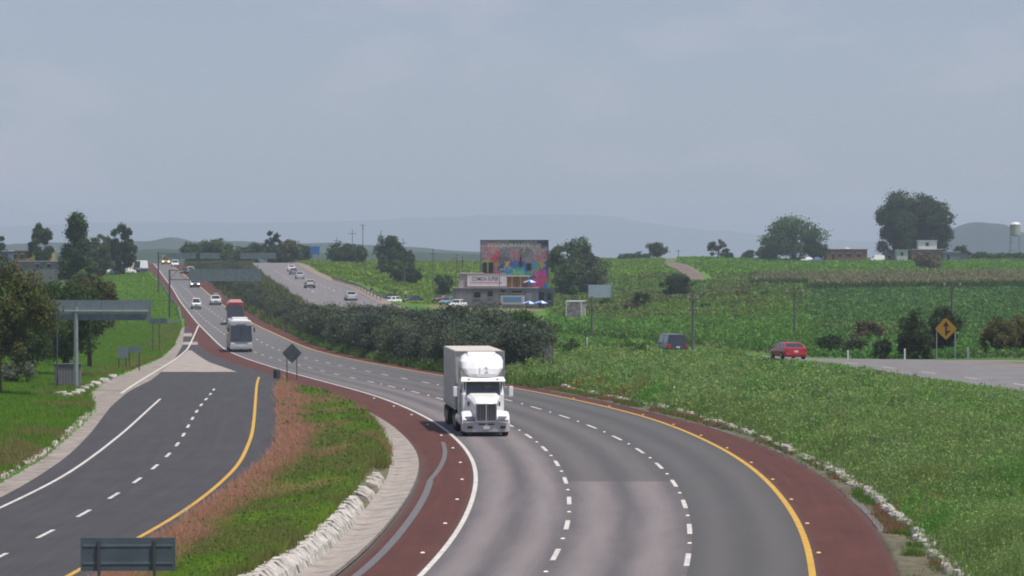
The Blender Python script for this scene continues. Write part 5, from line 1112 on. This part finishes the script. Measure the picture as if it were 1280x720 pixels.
# drum delineator
x, d, z = gp(346, 228); g = root('traffic_drum', 'dark green drum with a slanted lid at the island tip left of the diamond sign', 'drum', (x, d, z))
put('drum', MB().lathe((0, 0, 0), [(.22, 0), (.25, .05), (.25, .30), (.27, .32), (.27, .95), (.24, 1.05), (.10, 1.10)], 14), ramp_mat('dark_green_drum', (.04, .065, .06), .6), g); put('foot', MB().box((0, 0, .05), (.4, .4, .1)), dsteel, g)
# small boards on the left slope
def board(name, label, px0, px1, yt, yb, d, mat, posts, ybase=None, th=.05, cat='sign', rz=0):
    s = F / d; xc = ((px0 + px1) / 2 - 640) / s; zg = float(T(xc, d)); g = root(name, label, cat, (xc, d, zg), rz); zt, zb = H - (yt - YH) / s - zg, H - (yb - YH) / s - zg
    bo = put('sign_panel', MB().box((0, 0, (zt + zb) / 2), ((px1 - px0) / s, th, zt - zb)), mat, g)
    for p in posts: put('post', MB().box(((p - (px0 + px1) / 2) / s, .07, zt / 2 - .25), (.09, .08, zt + .45)), dsteel, g)
    return g, bo, s
board('road_sign', 'square dark grey-blue board low on the green slope left', 147, 159, 433.5, 447.5, 250, backb, (148.5, 157.5))
board('road_sign', 'wider low board joined right of the square one on the green slope', 160, 176, 433, 441, 251, backp, (161.5, 174))
board('road_sign', 'small green-grey board on a tall pole beside the gore', 186, 209, 398, 404.5, 320, ramp_mat('teal_sign_back', (.085, .115, .13), .5), (199, 191))
board('road_sign', 'blue road sign on the skyline over the far carriageway', 388, 399.5, 308, 318, 800, ramp_mat('blue_sign_face', (.05, .14, .42), .5), (390.5, 398))
g, bo, s = board('billboard', 'blank pale blue-grey billboard in the meadow right of the restaurant', 735.5, 765, 356, 372, 560, ramp_mat('blank_billboard', (.36, .44, .50), .6, .08, .8), (739, 750, 762), th=.2, cat='billboard')
for k in (-1, 1): put('frame', MB().box((k * 29.5 / s / 2, -.05, (H - (364 - YH) / s) - g.location.z), (.15, .3, 17 / s)), galv, g)
# metal back board behind the bushes right of the truck
board('road_sign', 'grey narrow sign back on two dark posts on the bank right of the truck', 678.5, 691, 432, 452, 226, ramp_mat('grey_back_board', (.19, .20, .19), .6), (679, 691))
# guardrails
def rail(label, pts, dark=False):
    g = root('guardrail', label, 'guardrail', pts[0]); o = Vector(pts[0]); P = [Vector(p) - o for p in pts]; mb = MB()
    for a, b in zip(P, P[1:]):
        dr = (b - a).normalized(); nx = Vector((-dr.y, dr.x, 0)).normalized() * .05
        mb.rings([[p + nx * k + Vector((0, 0, z)) for k, z in ((0, .48), (1, .55), (0, .62), (1, .69), (0, .78), (-.6, .78), (-.6, .48))] for p in (a, b)])
    put('rail_beam', mb, galv if not dark else ramp_mat('dull_rail', (.16, .18, .19), .6), g)
    for a in P[::1]: put('post', MB().box((a.x, a.y + .06, a.z + .25), (.12, .12, .95)), dsteel, g)
def rp(Cf, o, d0, d1, st, zf=ZM): return [(float(Cf(d)) + o, d, float(zf(d)) + .02) for d in np.arange(d0, d1, st)]
x1, x2 = gp(215, 300), gp(229, 316)
rail('dark guardrail along the left edge of the red shoulder above the gore', [(float(XA(DJ)) - 3.2, DJ + 4, float(ZM(DJ)))] + rp(XA, -.55, DJ + 14, 640, 8), True)
rail('guardrail on the outer side of the far carriageway above the parked cars', rp(OR, .8, 470, 600, 6, ZO), True)
# slender marker stakes
stk = ramp_mat('grey_marker_post', (.34, .36, .38), .8, .2, 5); stw = ramp_mat('white_marker_post', (.66, .66, .64), .7, .12, 5)
for px, yt, yb, d, w, lab in ((843, 489, 503, 181, 1, 'white stake on the bank nearest the shrub belt'), (957, 511, 528, 157, 1, 'thin white stake second along the bank above the stone kerb'), (1014, 528, 546, 143, 0, 'grey stake above the first big run of kerb stones'), (1062, 548, 567, 130, 0, 'grey stake half sunk in weeds above the kerb bend'),
     (1115, 574, 597, 118, 0, 'grey stake among rusty weeds on the bank'), (1162, 620, 643, 104, 0, 'grey stake in weeds, second from the bottom right'), (1199, 681, 705, 91, 0, 'grey stake lowest at the bottom right of the bank'), (734, 427, 439, 262, 1, 'small white stake at the top of the bank below the field pole'),
     (232, 645, 661, 99, 0, 'grey stake in pink grass beside the yellow ramp line'), (1131, 441, 450, 236, 1, 'tiny white stake at the far road edge left of the dark bush'), (1060, 443, 450, 236, 1, 'tiny white stake at the far road edge right of the red car'), (1210, 440, 450, 236, 0, 'tiny grey stake right of the amber diamond sign')):
    s = F / d; x = (px - 640) / s; zg = float(T(x, d)); zt = H - (yt - 3 - YH) / s + .12
    o = put('marker_post', MB().rings([[(-.06, -.04, -.3), (.06, -.04, -.3), (.06, .04, -.3), (-.06, .04, -.3)], [(-.06, -.04, zt - zg - .05), (.06, -.04, zt - zg - .05), (.06, .04, zt - zg - .02), (-.06, .04, zt - zg - .02)], [(-.03, -.02, zt - zg + .01), (.03, -.02, zt - zg + .01), (.03, .02, zt - zg + .02), (-.03, .02, zt - zg + .02)]]), stw if w else stk, loc=(x, d, zg))
    tag(o, lab, 'marker post', 'marker posts along the roads')
# utility poles
wood = ramp_mat('weathered_pole', (.13, .125, .12), .9, .25, 4); cer = ramp_mat('insulator', (.35, .33, .32), .4)
for px, yt, yb, d, arms, lab in ((453.5, 280, 325, 840, [(282, 5.5), (286, 3)], 'tallest utility pole on the skyline left of the hillside trees'), (440.5, 287, 325, 880, [(292, 10)], 'skyline pole with a long crossarm left of the tallest pole'), (421, 297, 325, 900, [(301, 8)], 'shorter cross-armed pole above the dark skyline trees'),
    (476.5, 288, 326, 820, [(295, 9)], 'cross-armed pole left of the domed dark tree'), (504, 298, 326, 820, [(304, 8)], 'cross-armed pole right of the domed dark tree'), (373, 300, 328, 880, [(303, 5)], 'faint pole over the far carriageway crest'),
    (541.5, 311, 368, 610, [(317, 8)], 'pole standing in grass between hillside trees and restaurant'), (568.5, 317, 372, 600, [(323, 6)], 'thin leaning pole beside the restaurant annex'), (578, 320, 374, 560, [(326, 5)], 'pole touching the left end of the restaurant sign'),
    (505.5, 333, 360, 640, [], 'bare post at the foot of the hillside trees'), (740, 370, 424, 330, [(384, 16)], 'dark pole with a wide crossarm in the young corn'), (866, 366, 437, 290, [(374, 12), (388, 12)], 'pole with two crossarms behind the black suv'),
    (993, 362, 422, 300, [(366, 22)], 'pole with a wide crossarm above the red car'), (1190, 352, 442, 262, [(358, 22)], 'tallest field pole rising behind the amber diamond sign'), (1106, 322, 348, 760, [], 'bare pole in the bright meadow below the twin trees'), (848, 312, 326, 930, [(314, 4)], 'short post on the skyline beside the brown track')):
    s = F / d; x = (px - 640) / s; zg = float(T(x, d)); g = root('utility_pole', lab, 'utility pole', (x, d, zg), 0, 'utility poles across the fields'); zt = H - (yt - YH) / s - zg
    put('pole', MB().tube((0, 0, -.8), ((.5 if 'leaning' in lab else 0), 0, zt), .13, .08, 10), wood, g)
    for ya, wpx in arms:
        za = H - (ya - YH) / s - zg; a = put('crossarm', MB().box((0, -.12, za), (wpx / s, .12, .14)), wood, g)
        put('insulator', MB().lathe((wpx / s * .45, -.12, za + .07), [(.03, 0), (.07, .06), (.05, .12), (.08, .18), (.02, .26)], 8).lathe((-wpx / s * .45, -.12, za + .07), [(.03, 0), (.07, .06), (.05, .12), (.08, .18), (.02, .26)], 8), cer, a)

# ------------------------------------------------------------------ buildings
plas = ramp_mat('grey_plaster', (.15, .155, .165), .9, .3, .8); pinkp = ramp_mat('pinkish_plaster', (.36, .30, .32), .9, .2, .8); voidm = ramp_mat('dark_interior', (.012, .013, .015), .9); cream = ramp_mat('cream_trim', (.55, .50, .45), .8, .1, 2)
D0 = 520; S = F / D0; ZB = float(T((640 - 640) / S, D0)); g = root('restaurant', 'two-storey roadside restaurant with a brightly painted mural front', 'building', (3 / S, D0, ZB))
wx = lambda p: (p - 643) / S; wz = lambda y: H - (y - YH) / S - ZB
put('wall', MB().box((0, 3.6, wz(301) / 2 - .5), (84 / S, 7.0, wz(301) + 1.0)), plas, g)
seeds = [(.05, .97, (.30, .28, .32)), (.12, .93, (.40, .22, .22)), (.22, .88, (.42, .24, .24)), (.3, .93, (.32, .30, .31)), (.1, .78, (.30, .17, .22)), (.22, .76, (.42, .07, .10)), (.35, .82, (.16, .16, .18)), (.32, .74, (.11, .10, .12)), (.45, .9, (.26, .23, .25)), (.52, .93, (.20, .20, .25)), (.5, .8, (.34, .16, .18)), (.62, .9, (.28, .24, .27)), (.66, .82, (.14, .15, .14)), (.78, .9, (.30, .28, .27)), (.74, .76, (.22, .18, .22)), (.88, .86, (.30, .25, .25)), (.97, .98, (.08, .08, .15)), (.9, .76, (.34, .14, .17)),
    (.03, .60, (.12, .20, .10)), (.1, .62, (.26, .30, .06)), (.17, .6, (.18, .12, .16)), (.24, .62, (.22, .22, .06)), (.31, .60, (.05, .07, .22)), (.37, .64, (.40, .28, .05)), (.12, .52, (.36, .12, .18)), (.2, .5, (.34, .10, .14)), (.27, .45, (.46, .08, .12)), (.22, .43, (.48, .14, .06)), (.33, .5, (.24, .34, .06)), (.36, .44, (.30, .36, .08)), (.4, .56, (.06, .20, .34)), (.44, .5, (.04, .14, .42)), (.42, .4, (.05, .18, .40)), (.48, .62, (.04, .10, .32)), (.54, .58, (.06, .24, .12)), (.53, .5, (.14, .32, .12)), (.56, .44, (.08, .26, .08)),
    (.6, .62, (.05, .06, .24)), (.64, .55, (.04, .24, .36)), (.7, .62, (.04, .14, .40)), (.78, .62, (.04, .20, .34)), (.72, .52, (.06, .28, .24)), (.63, .42, (.40, .38, .06)), (.7, .45, (.05, .14, .05)), (.76, .42, (.08, .05, .16)), (.83, .62, (.10, .26, .10)), (.9, .63, (.30, .24, .14)), (.8, .5, (.34, .12, .20)), (.86, .5, (.42, .06, .14)), (.92, .52, (.30, .06, .34)), (.98, .6, (.08, .08, .20)), (.9, .42, (.50, .05, .14)), (.98, .45, (.44, .08, .12)), (.8, .38, (.28, .10, .26)),
    (.12, .36, (.16, .13, .16)), (.25, .35, (.30, .26, .28)), (.4, .33, (.16, .24, .14)), (.5, .36, (.12, .18, .10)), (.6, .34, (.34, .14, .06)), (.85, .3, (.40, .06, .14)), (.95, .3, (.05, .18, .40)), (.78, .25, (.05, .05, .12)), (.9, .2, (.06, .22, .40)), (.5, .2, (.14, .12, .10)), (.3, .2, (.2, .2, .2)), (.75, .1, (.1, .1, .12)), (.95, .1, (.07, .08, .10))]
nx_, nz_ = 78, 74; hgt = wz(300.5); V = []; Fq = []; Tn = []; wd_ = 84 / S
sx_ = np.array([s_[0] for s_ in seeds]); sz_ = np.array([s_[1] for s_ in seeds]); sc_ = np.array([s_[2] for s_ in seeds])
for j in range(nz_):
    for i in range(nx_):
        u, v = (i + .5) / nx_, (j + .5) / nz_; uu = u + (vnoise(u * 34, v * 30, 5) - .5) * .12; vv = v + (vnoise(u * 34, v * 30, 9) - .5) * .12
        k = int(np.argmin((uu - sx_) ** 2 + ((vv - sz_) * 1.05) ** 2)); c = sc_[k] * (.75 + .5 * float(vnoise(u * 60, v * 55, 3)))
        x0, x1, z0, z1 = -wd_ / 2 + wd_ * i / nx_, -wd_ / 2 + wd_ * (i + 1) / nx_, hgt * j / nz_, hgt * (j + 1) / nz_; b0 = len(V)
        V += [(x0, .085, z0), (x1, .085, z0), (x1, .085, z1), (x0, .085, z1)]; Fq.append((b0, b0 + 1, b0 + 2, b0 + 3)); Tn += [c] * 4
put('mural', np_mesh('mural', V, Fq, attr_mat('painted_mural', 0, .8), tint=np.array(Tn)), None, g)
put('parapet', MB().box((0, .10, hgt + .04), (wd_ + .3, .3, .10)).box((-wd_ / 2 - .05, .08, hgt * .72), (.10, .22, hgt * .56)).box((wd_ / 2 + .05, .08, hgt * .72), (.10, .22, hgt * .56)), dsteel, g)
text_part('lettering', 'RESTAURANTE', 1.05, ramp_mat('pale_lettering', (.62, .58, .52), .7), g, (-1.0, .07, wz(306.5)), (math.radians(90), 0, 0), width=7.4)
for a, b, c, e in ((603.5, 608.5, 328, 341), (611, 616.5, 328, 341), (650, 652.0, 321, 334), (658, 664, 329, 338)):
    f = put('window', MB().box((wx((a + b) / 2), .06, wz((c + e) / 2)), ((b - a) / S, .08, (e - c) / S)), voidm, g)
    put('frame', MB().box((wx(a), .03, wz((c + e) / 2)), (.07, .08, (e - c) / S)).box((wx(b), .03, wz((c + e) / 2)), (.07, .08, (e - c) / S)), dsteel, f)
# front annex: ground-floor block with a terrace on it
put('annex', MB().box((wx(620), -1.9, wz(360) / 2 - .4), (106 / S, 3.8, wz(360) + .8)), plas, g)
put('terrace_edge', MB().box((wx(620), -1.95, wz(359.6)), (107 / S, 4.0, .14)), pinkp, g)
put('upper_room', MB().box((wx(603), -1.2, (wz(342) + wz(360)) / 2), (58 / S, 2.2, wz(342) - wz(360))), pinkp, g)
put('roof_edge', MB().box((wx(590), -1.25, wz(341.5)), (30 / S, 2.5, .16)), cream, g)
put('terrace_booth', MB().box((wx(647), -1.2, (wz(346) + wz(359)) / 2), (26 / S, 2.0, wz(346) - wz(359))), ramp_mat('orange_brown_boards', (.30, .11, .05), .8, .35, 1.5, c2=(.42, .24, .08)), g)
put('booth_roof', MB().box((wx(648), -1.3, wz(345)), (30 / S, 2.6, .16)), cream, g)
for p in (640, 646, 651, 661): put('booth_post', MB().box((wx(p), -2.28, (wz(346) + wz(359)) / 2), (.12, .08, wz(346) - wz(359))), ramp_mat('dark_wood', (.05, .035, .03), .8) if p == 646 else cream, g)
put('side_wing', MB().box((wx(682), 1.0, wz(360) / 2 - .4), (20 / S, 5.0, wz(360) + .8)), ramp_mat('dark_side_wing', (.07, .085, .095), .9, .35, 1.5), g)
for a, b, c, e in ((593, 601, 365, 372.5), (610, 616, 363.5, 371), (626, 632, 362.5, 366), (639.5, 652, 363, 366.5), (671, 680, 365, 379), (684, 689, 366, 376)):
    f = put('window', MB().box((wx((a + b) / 2), -3.83 if a < 665 else -1.53, wz((c + e) / 2)), ((b - a) / S, .1, (e - c) / S)), voidm, g)
    put('frame', MB().box((wx((a + b) / 2), -3.86 if a < 665 else -1.56, wz(e)), ((b - a) / S + .1, .1, .06)), cream, f)
put('door', MB().box((wx(661), -3.83, wz(374)), (8 / S, .08, 2.3)), ramp_mat('green_grey_door', (.16, .21, .20), .7), g)
sg = root('restaurant_sign', 'white lettered sign board on the restaurant terrace front', 'sign', (g.location.x + wx(609), D0 - 2.55, ZB + wz(350.5)))
put('board', MB().box((0, 0, 0), (49 / S, .10, 14 / S)), ramp_mat('white_sign_board', (.62, .56, .60), .7, .08, 1.5), sg)
put('board_frame', MB().box((0, -.02, 7.1 / S), (50 / S, .14, .08)).box((0, -.02, -7.1 / S), (50 / S, .14, .08)).box((-24.6 / S, -.02, 0), (.08, .14, 14 / S)).box((24.6 / S, -.02, 0), (.08, .14, 14 / S)), cream, sg)
blu = ramp_mat('navy_lettering', (.06, .07, .16), .7)
text_part('lettering', 'COMIDA SUPER', .95, blu, sg, (-.35, -.06, .26), (math.radians(90), 0, 0), width=33 / S, bold=.01)
put('red_stripe', MB().box((-.2, -.055, -.38), (40 / S, .02, .10)), ramp_mat('red_stripe', (.42, .10, .14), .7), sg); put('divider', MB().box((15.5 / S, -.06, 0), (.09, .06, 14 / S)), ramp_mat('green_post_paint', (.05, .12, .10), .7), sg)
bs = root('menu_board', 'blue and white board leaning on the restaurant ground floor', 'sign', (g.location.x + wx(641), D0 - 4.3, ZB + wz(374.5)))
put('board', MB().box((0, 0, 0), (30 / S, .1, 11 / S)), ramp_mat('pale_board', (.42, .42, .40), .7), bs); put('blue_print', MB().box((-.1, -.055, .08), (23 / S, .02, 6.5 / S)), ramp_mat('blue_print', (.10, .22, .42), .7), bs)
put('leg', MB().box((-14.5 / S, 0, -1.1), (.1, .1, 1.2)), cream, bs); put('leg', MB().box((14.5 / S, 0, -1.1), (.1, .1, 1.2)), cream, bs)
bluc = ramp_mat('blue_canvas', (.02, .13, .62), .6, .12, 3); whc = ramp_mat('white_canvas', (.70, .72, .76), .6)
for px, yt, dd, lab in ((661.5, 376, 514, 'blue and white parasol left at the restaurant ground floor'), (677, 375.5, 514.5, 'blue and white parasol right at the restaurant ground floor'), (663, 349.5, 517.5, 'blue parasol on the restaurant terrace')):
    s = F / dd; zt = H - (yt - YH) / s; x = (px - 640) / s; zb = ZB if yt > 360 else ZB + wz(359.4) ; u = root('parasol', lab, 'parasol', (x, dd, zb), 0, 'parasols at the restaurant'); h = zt - zb
    put('pole', MB().tube((0, 0, 0), (0, 0, h), .04, .04, 8), galv, u)
    for k in range(8):
        a0, a1 = k * math.pi / 4, (k + 1) * math.pi / 4; R = 1.25; p0, p1 = (R * math.cos(a0), R * math.sin(a0), h - .42), (R * math.cos(a1), R * math.sin(a1), h - .42)
        put('canopy_panel', MB().add([(0, 0, h), p0, p1, (p0[0], p0[1], p0[2] - .14), (p1[0], p1[1], p1[2] - .14)], [(0, 1, 2), (1, 3, 4, 2)]), bluc if k % 2 else whc, u)
def shed(name, label, px0, px1, yt, yb, d, depth, wall, roof, openings=(), group=None, flatr=True, cat='building'):
    s = F / d; xc = ((px0 + px1) / 2 - 640) / s; zg = float(T(xc, d)); g = root(name, label, cat, (xc, d, zg), 0, group); w = (px1 - px0) / s; h = H - (yt - YH) / s - zg
    put('wall', MB().box((0, depth / 2, h / 2 - .5), (w, depth, h + 1)), wall, g)
    if flatr: put('roof', MB().box((0, depth / 2, h + .08), (w + .5, depth + .6, .16)), roof, g)
    else: put('roof', MB().rings([[(-w / 2 - .3, -.4, h), (-w / 2 - .3, depth / 2, h + 1.1), (-w / 2 - .3, depth + .4, h)], [(w / 2 + .3, -.4, h), (w / 2 + .3, depth / 2, h + 1.1), (w / 2 + .3, depth + .4, h)]]), roof, g)
    for a, b, c, e, nm in openings:
        f = put(nm, MB().box((((a + b) / 2 - 640) / s - xc, -.01, H - ((c + e) / 2 - YH) / s - zg), ((b - a) / s, .08, (e - c) / s)), voidm, g)
        put('lintel', MB().box((((a + b) / 2 - 640) / s - xc, -.05, H - (c - YH) / s - zg + .08), ((b - a) / s + .3, .08, .14)), cream, f)
    return g, s, xc, zg
brick = ramp_mat('raw_red_brick', (.20, .10, .065), .9, .35, 1.2, c2=(.27, .15, .10)); tin = ramp_mat('pale_tin_roof', (.55, .56, .58), .5, .12, 1.5); wht = ramp_mat('whitewash', (.50, .52, .52), .85, .12, 1); bluw = ramp_mat('blue_grey_wall', (.17, .21, .28), .85, .15, 1)
gg, s, xc, zg = shed('brick_farm_building', 'long low unfinished brick building right of the great domed tree', 1033, 1084, 312, 325, 925, 8, brick, brick, [(1040, 1043, 317, 324, 'door'), (1048, 1052, 317, 321, 'window'), (1058, 1064, 317, 321, 'window'), (1071, 1076, 317, 321, 'window')])
put('water_tank', MB().lathe(((1060 - 640) / s - xc, 3, 3.2), [(.9, 0), (1.0, .1), (1.0, .9), (.5, 1.1)], 12), WH, gg)
shed('farmhouse', 'small whitewashed block with one dark window under the twin giant trees', 1121, 1134.5, 313, 325, 915, 5, wht, tin, [(1126, 1129, 315.5, 319.5, 'window')])
shed('farmhouse', 'low dark-grey shed left of the whitewashed block', 1105, 1120, 316, 325, 920, 5, plas, brick, [(1110, 1114, 319, 325, 'door')])
shed('farmhouse', 'two-level farmhouse with pale upper room below the twin giant trees', 1140, 1178, 312, 325, 918, 8, brick, tin, [(1147, 1150, 316, 325, 'door'), (1158, 1162, 315, 319, 'window')])
shed('rooftop_room', 'pale white rooftop room with a dark opening above the farmhouse', 1148, 1171, 301, 311, 921, 4, wht, tin, [(1157, 1161, 303.5, 307.5, 'window')])
shed('farm_shed', 'blue-grey shed with a bright tin roof right of the farmhouse', 1179, 1200, 315, 325, 918, 6, bluw, tin, [(1184, 1187, 318, 325, 'door')])
shed('farm_shed', 'low blue-grey shed with a brown roof farther right of the farmhouse', 1200.5, 1209, 317, 325, 922, 5, bluw, brick)
shed('roadside_shop', 'orange and yellow shop front under the dark cone-shaped tree on the left', 38, 64, 312, 328, 700, 6, ramp_mat('ochre_orange_wall', (.42, .24, .10), .85, .3, .5, c2=(.46, .36, .10)), tin, [(44, 50, 317, 324, 'window'), (54, 58, 317, 324, 'window')])
shed('long_grey_building', 'long grey flat-roofed building behind the large olive tree', 24, 76, 327, 342, 640, 9, plas, ramp_mat('pale_slab_roof', (.36, .36, .38), .8), [(59, 63, 330, 334, 'window'), (44, 49, 330, 334, 'window')])
shed('blue_shed', 'blue shed with a white roof at the extreme left edge', -6, 10.5, 314, 330, 700, 7, ramp_mat('blue_shed_wall', (.08, .13, .26), .8), tin, [(0, 3, 320, 326, 'window')])
shed('brown_house', 'reddish-brown low house between the blue shed and the ochre shop', 13, 33, 314, 330, 720, 7, brick, brick, [(18, 21, 318, 323, 'window'), (26, 29, 318, 323, 'window')])
shed('grey_hut', 'grey hut left of the restaurant beside the parked cars', 566, 574, 360, 373, 525, 4, ramp_mat('grey_purple_wall', (.14, .13, .16), .9), brick)
# water tower
s = F / 975; x = (1269 - 640) / s; zg = float(T(x, 975)); g = root('water_tower', 'grey water tower with a domed tank on four legs at the right edge', 'water tower', (x, 975, zg)); zt, zb = H - (278 - YH) / s - zg, H - (294 - YH) / s - zg; R = 6.8 / s
put('tank', MB().lathe((0, 0, 0), [(.05, zb - .5), (R, zb), (R, zt - .6), (R * .7, zt - .15), (.1, zt)], 20), ramp_mat('tank_steel', (.36, .36, .37), .5, .12, 1), g, smooth=False)
put('tank_cap', MB().lathe((0, 0, 0), [(R * 1.04, zt - .75), (R * .75, zt - .1), (.05, zt + .12)], 20), ramp_mat('bright_cap', (.75, .75, .76), .35, .08, 1), g)
for sx2 in (-1, 1):
    for sy2 in (-1, 1): put('leg', MB().tube((sx2 * R * .98, sy2 * R * .98, -.5), (sx2 * R * .74, sy2 * R * .74, zb), .14, .12, 8), galv, g)
for zz in (zb * .35, zb * .7): put('brace', MB().box((0, -R * .86, zz), (R * 1.75, .1, .14)).box((0, R * .86, zz), (R * 1.75, .1, .14)).box((R * .86, 0, zz), (.1, R * 1.7, .14)).box((-R * .86, 0, zz), (.1, R * 1.7, .14)), galv, g)

# ------------------------------------------------------------------ people on the hillside
skin = ramp_mat('brown_skin', (.22, .12, .08), .6)
def person(label, px, d, shirt, trous, bend=0.0, rz=0.0):
    X, dd, z = gp(px, d, 0); g = root('person', label, 'person', (X, dd, z), rz, 'people on the hillside')
    th = .12 + bend * .2; b = bend
    J = {'pel': (0, 0, .93), 'ch': (0, -.25 * b, 1.28 - .1 * b), 'nk': (0, -.42 * b, 1.48 - .22 * b), 'hd0': (0, -.48 * b - .01, 1.58 - .26 * b), 'hd1': (0, -.55 * b - .01, 1.72 - .30 * b)}
    for s, n_ in ((-1, 'l'), (1, 'r')):
        J['hp' + n_] = (s * .10, 0, .88); J['kn' + n_] = (s * .12, -.06 * s - .05, .48); J['an' + n_] = (s * .13, .03 - .04 * s, .09); J['to' + n_] = (s * .14, -.14, .04)
        J['sh' + n_] = (s * .19, -.38 * b, 1.42 - .2 * b); J['el' + n_] = (s * .27, -.40 * b - .05, 1.13 - .28 * b); J['wr' + n_] = (s * .26, -.50 * b - .16, .90 - .25 * b); J['ha' + n_] = (s * .255, -.52 * b - .20, .80 - .24 * b)
    E = [('pel', 'ch'), ('ch', 'nk'), ('nk', 'hd0'), ('hd0', 'hd1')]
    for n_ in 'lr': E += [('pel', 'hp' + n_), ('hp' + n_, 'kn' + n_), ('kn' + n_, 'an' + n_), ('an' + n_, 'to' + n_), ('nk', 'sh' + n_), ('sh' + n_, 'el' + n_), ('el' + n_, 'wr' + n_), ('wr' + n_, 'ha' + n_)]
    ks = list(J); me = bpy.data.meshes.new('body'); me.from_pydata([J[k] for k in ks], [(ks.index(a), ks.index(b_)) for a, b_ in E], []); me.update()
    o = bpy.data.objects.new('body', me); COL.objects.link(o); o.parent = g
    md = o.modifiers.new('skin', 'SKIN'); R_ = {'pel': .15, 'ch': .17, 'nk': .07, 'hd0': .09, 'hd1': .095, 'hp': .095, 'kn': .062, 'an': .045, 'to': .045, 'sh': .065, 'el': .045, 'wr': .032, 'ha': .035}
    for i, k in enumerate(ks): r_ = R_.get(k, R_.get(k[:2], .05)); me.skin_vertices[0].data[i].radius = (r_ * (1.15 if k in ('ch', 'pel') else 1), r_); me.skin_vertices[0].data[i].use_root = (k == 'pel')
    o.modifiers.new('sub', 'SUBSURF').levels = 1; o.modifiers['sub'].render_levels = 1
    dg = bpy.context.evaluated_depsgraph_get(); m2 = bpy.data.meshes.new_from_object(o.evaluated_get(dg)); o.modifiers.clear(); o.data = m2; m2.name = 'body'
    m2.materials.clear()
    for m_ in (skin, shirt, trous): m2.materials.append(m_)
    for p in m2.polygons: c = p.center; p.material_index = 0 if c.z > J['nk'][2] + .02 or (abs(c.x) > .2 and c.z < J['el' + 'l'][2] - .02 and c.z > .6) else 1 if c.z > .93 - .03 else 2
    hx, hy, hz = J['hd1']; put('hair', MB().lathe((hx, hy + .02, hz - .03), [(.10, -.02), (.105, .04), (.08, .10), (.02, .13)], 10), ramp_mat('black_hair', (.015, .012, .012), .7), g)
dkc = ramp_mat('dark_cloth', (.03, .035, .05), .9); whs = ramp_mat('white_cloth', (.72, .72, .72), .9)
person('person in dark clothes bending over in the grass, leftmost of the three', 463, 590, dkc, dkc, .9, .6)
person('person in dark clothes standing upright, middle of the three in the grass', 493.5, 585, dkc, dkc, .1, 1.2)
person('person in a white shirt and dark trousers, right of the three in the grass', 506.5, 580, whs, dkc, .15, -.4)

# ------------------------------------------------------------------ haze: the air itself
hz = MB().box((0, 7950, 112), (13000, 16500, 238))
hm = bpy.data.materials.new('haze_air'); hm.use_nodes = True; n = hm.node_tree; n.nodes.clear()
o_ = n.nodes.new('ShaderNodeOutputMaterial'); pv = n.nodes.new('ShaderNodeVolumePrincipled')
pv.inputs['Density'].default_value = .00018; pv.inputs['Color'].default_value = (.68, .81, .965, 1); pv.inputs['Anisotropy'].default_value = 0.0
n.links.new(pv.outputs[0], o_.inputs['Volume'])
ho = put('haze', hz, hm); ho['kind'] = 'stuff'; tag(ho, 'pale blue-grey haze filling the air over the whole valley')
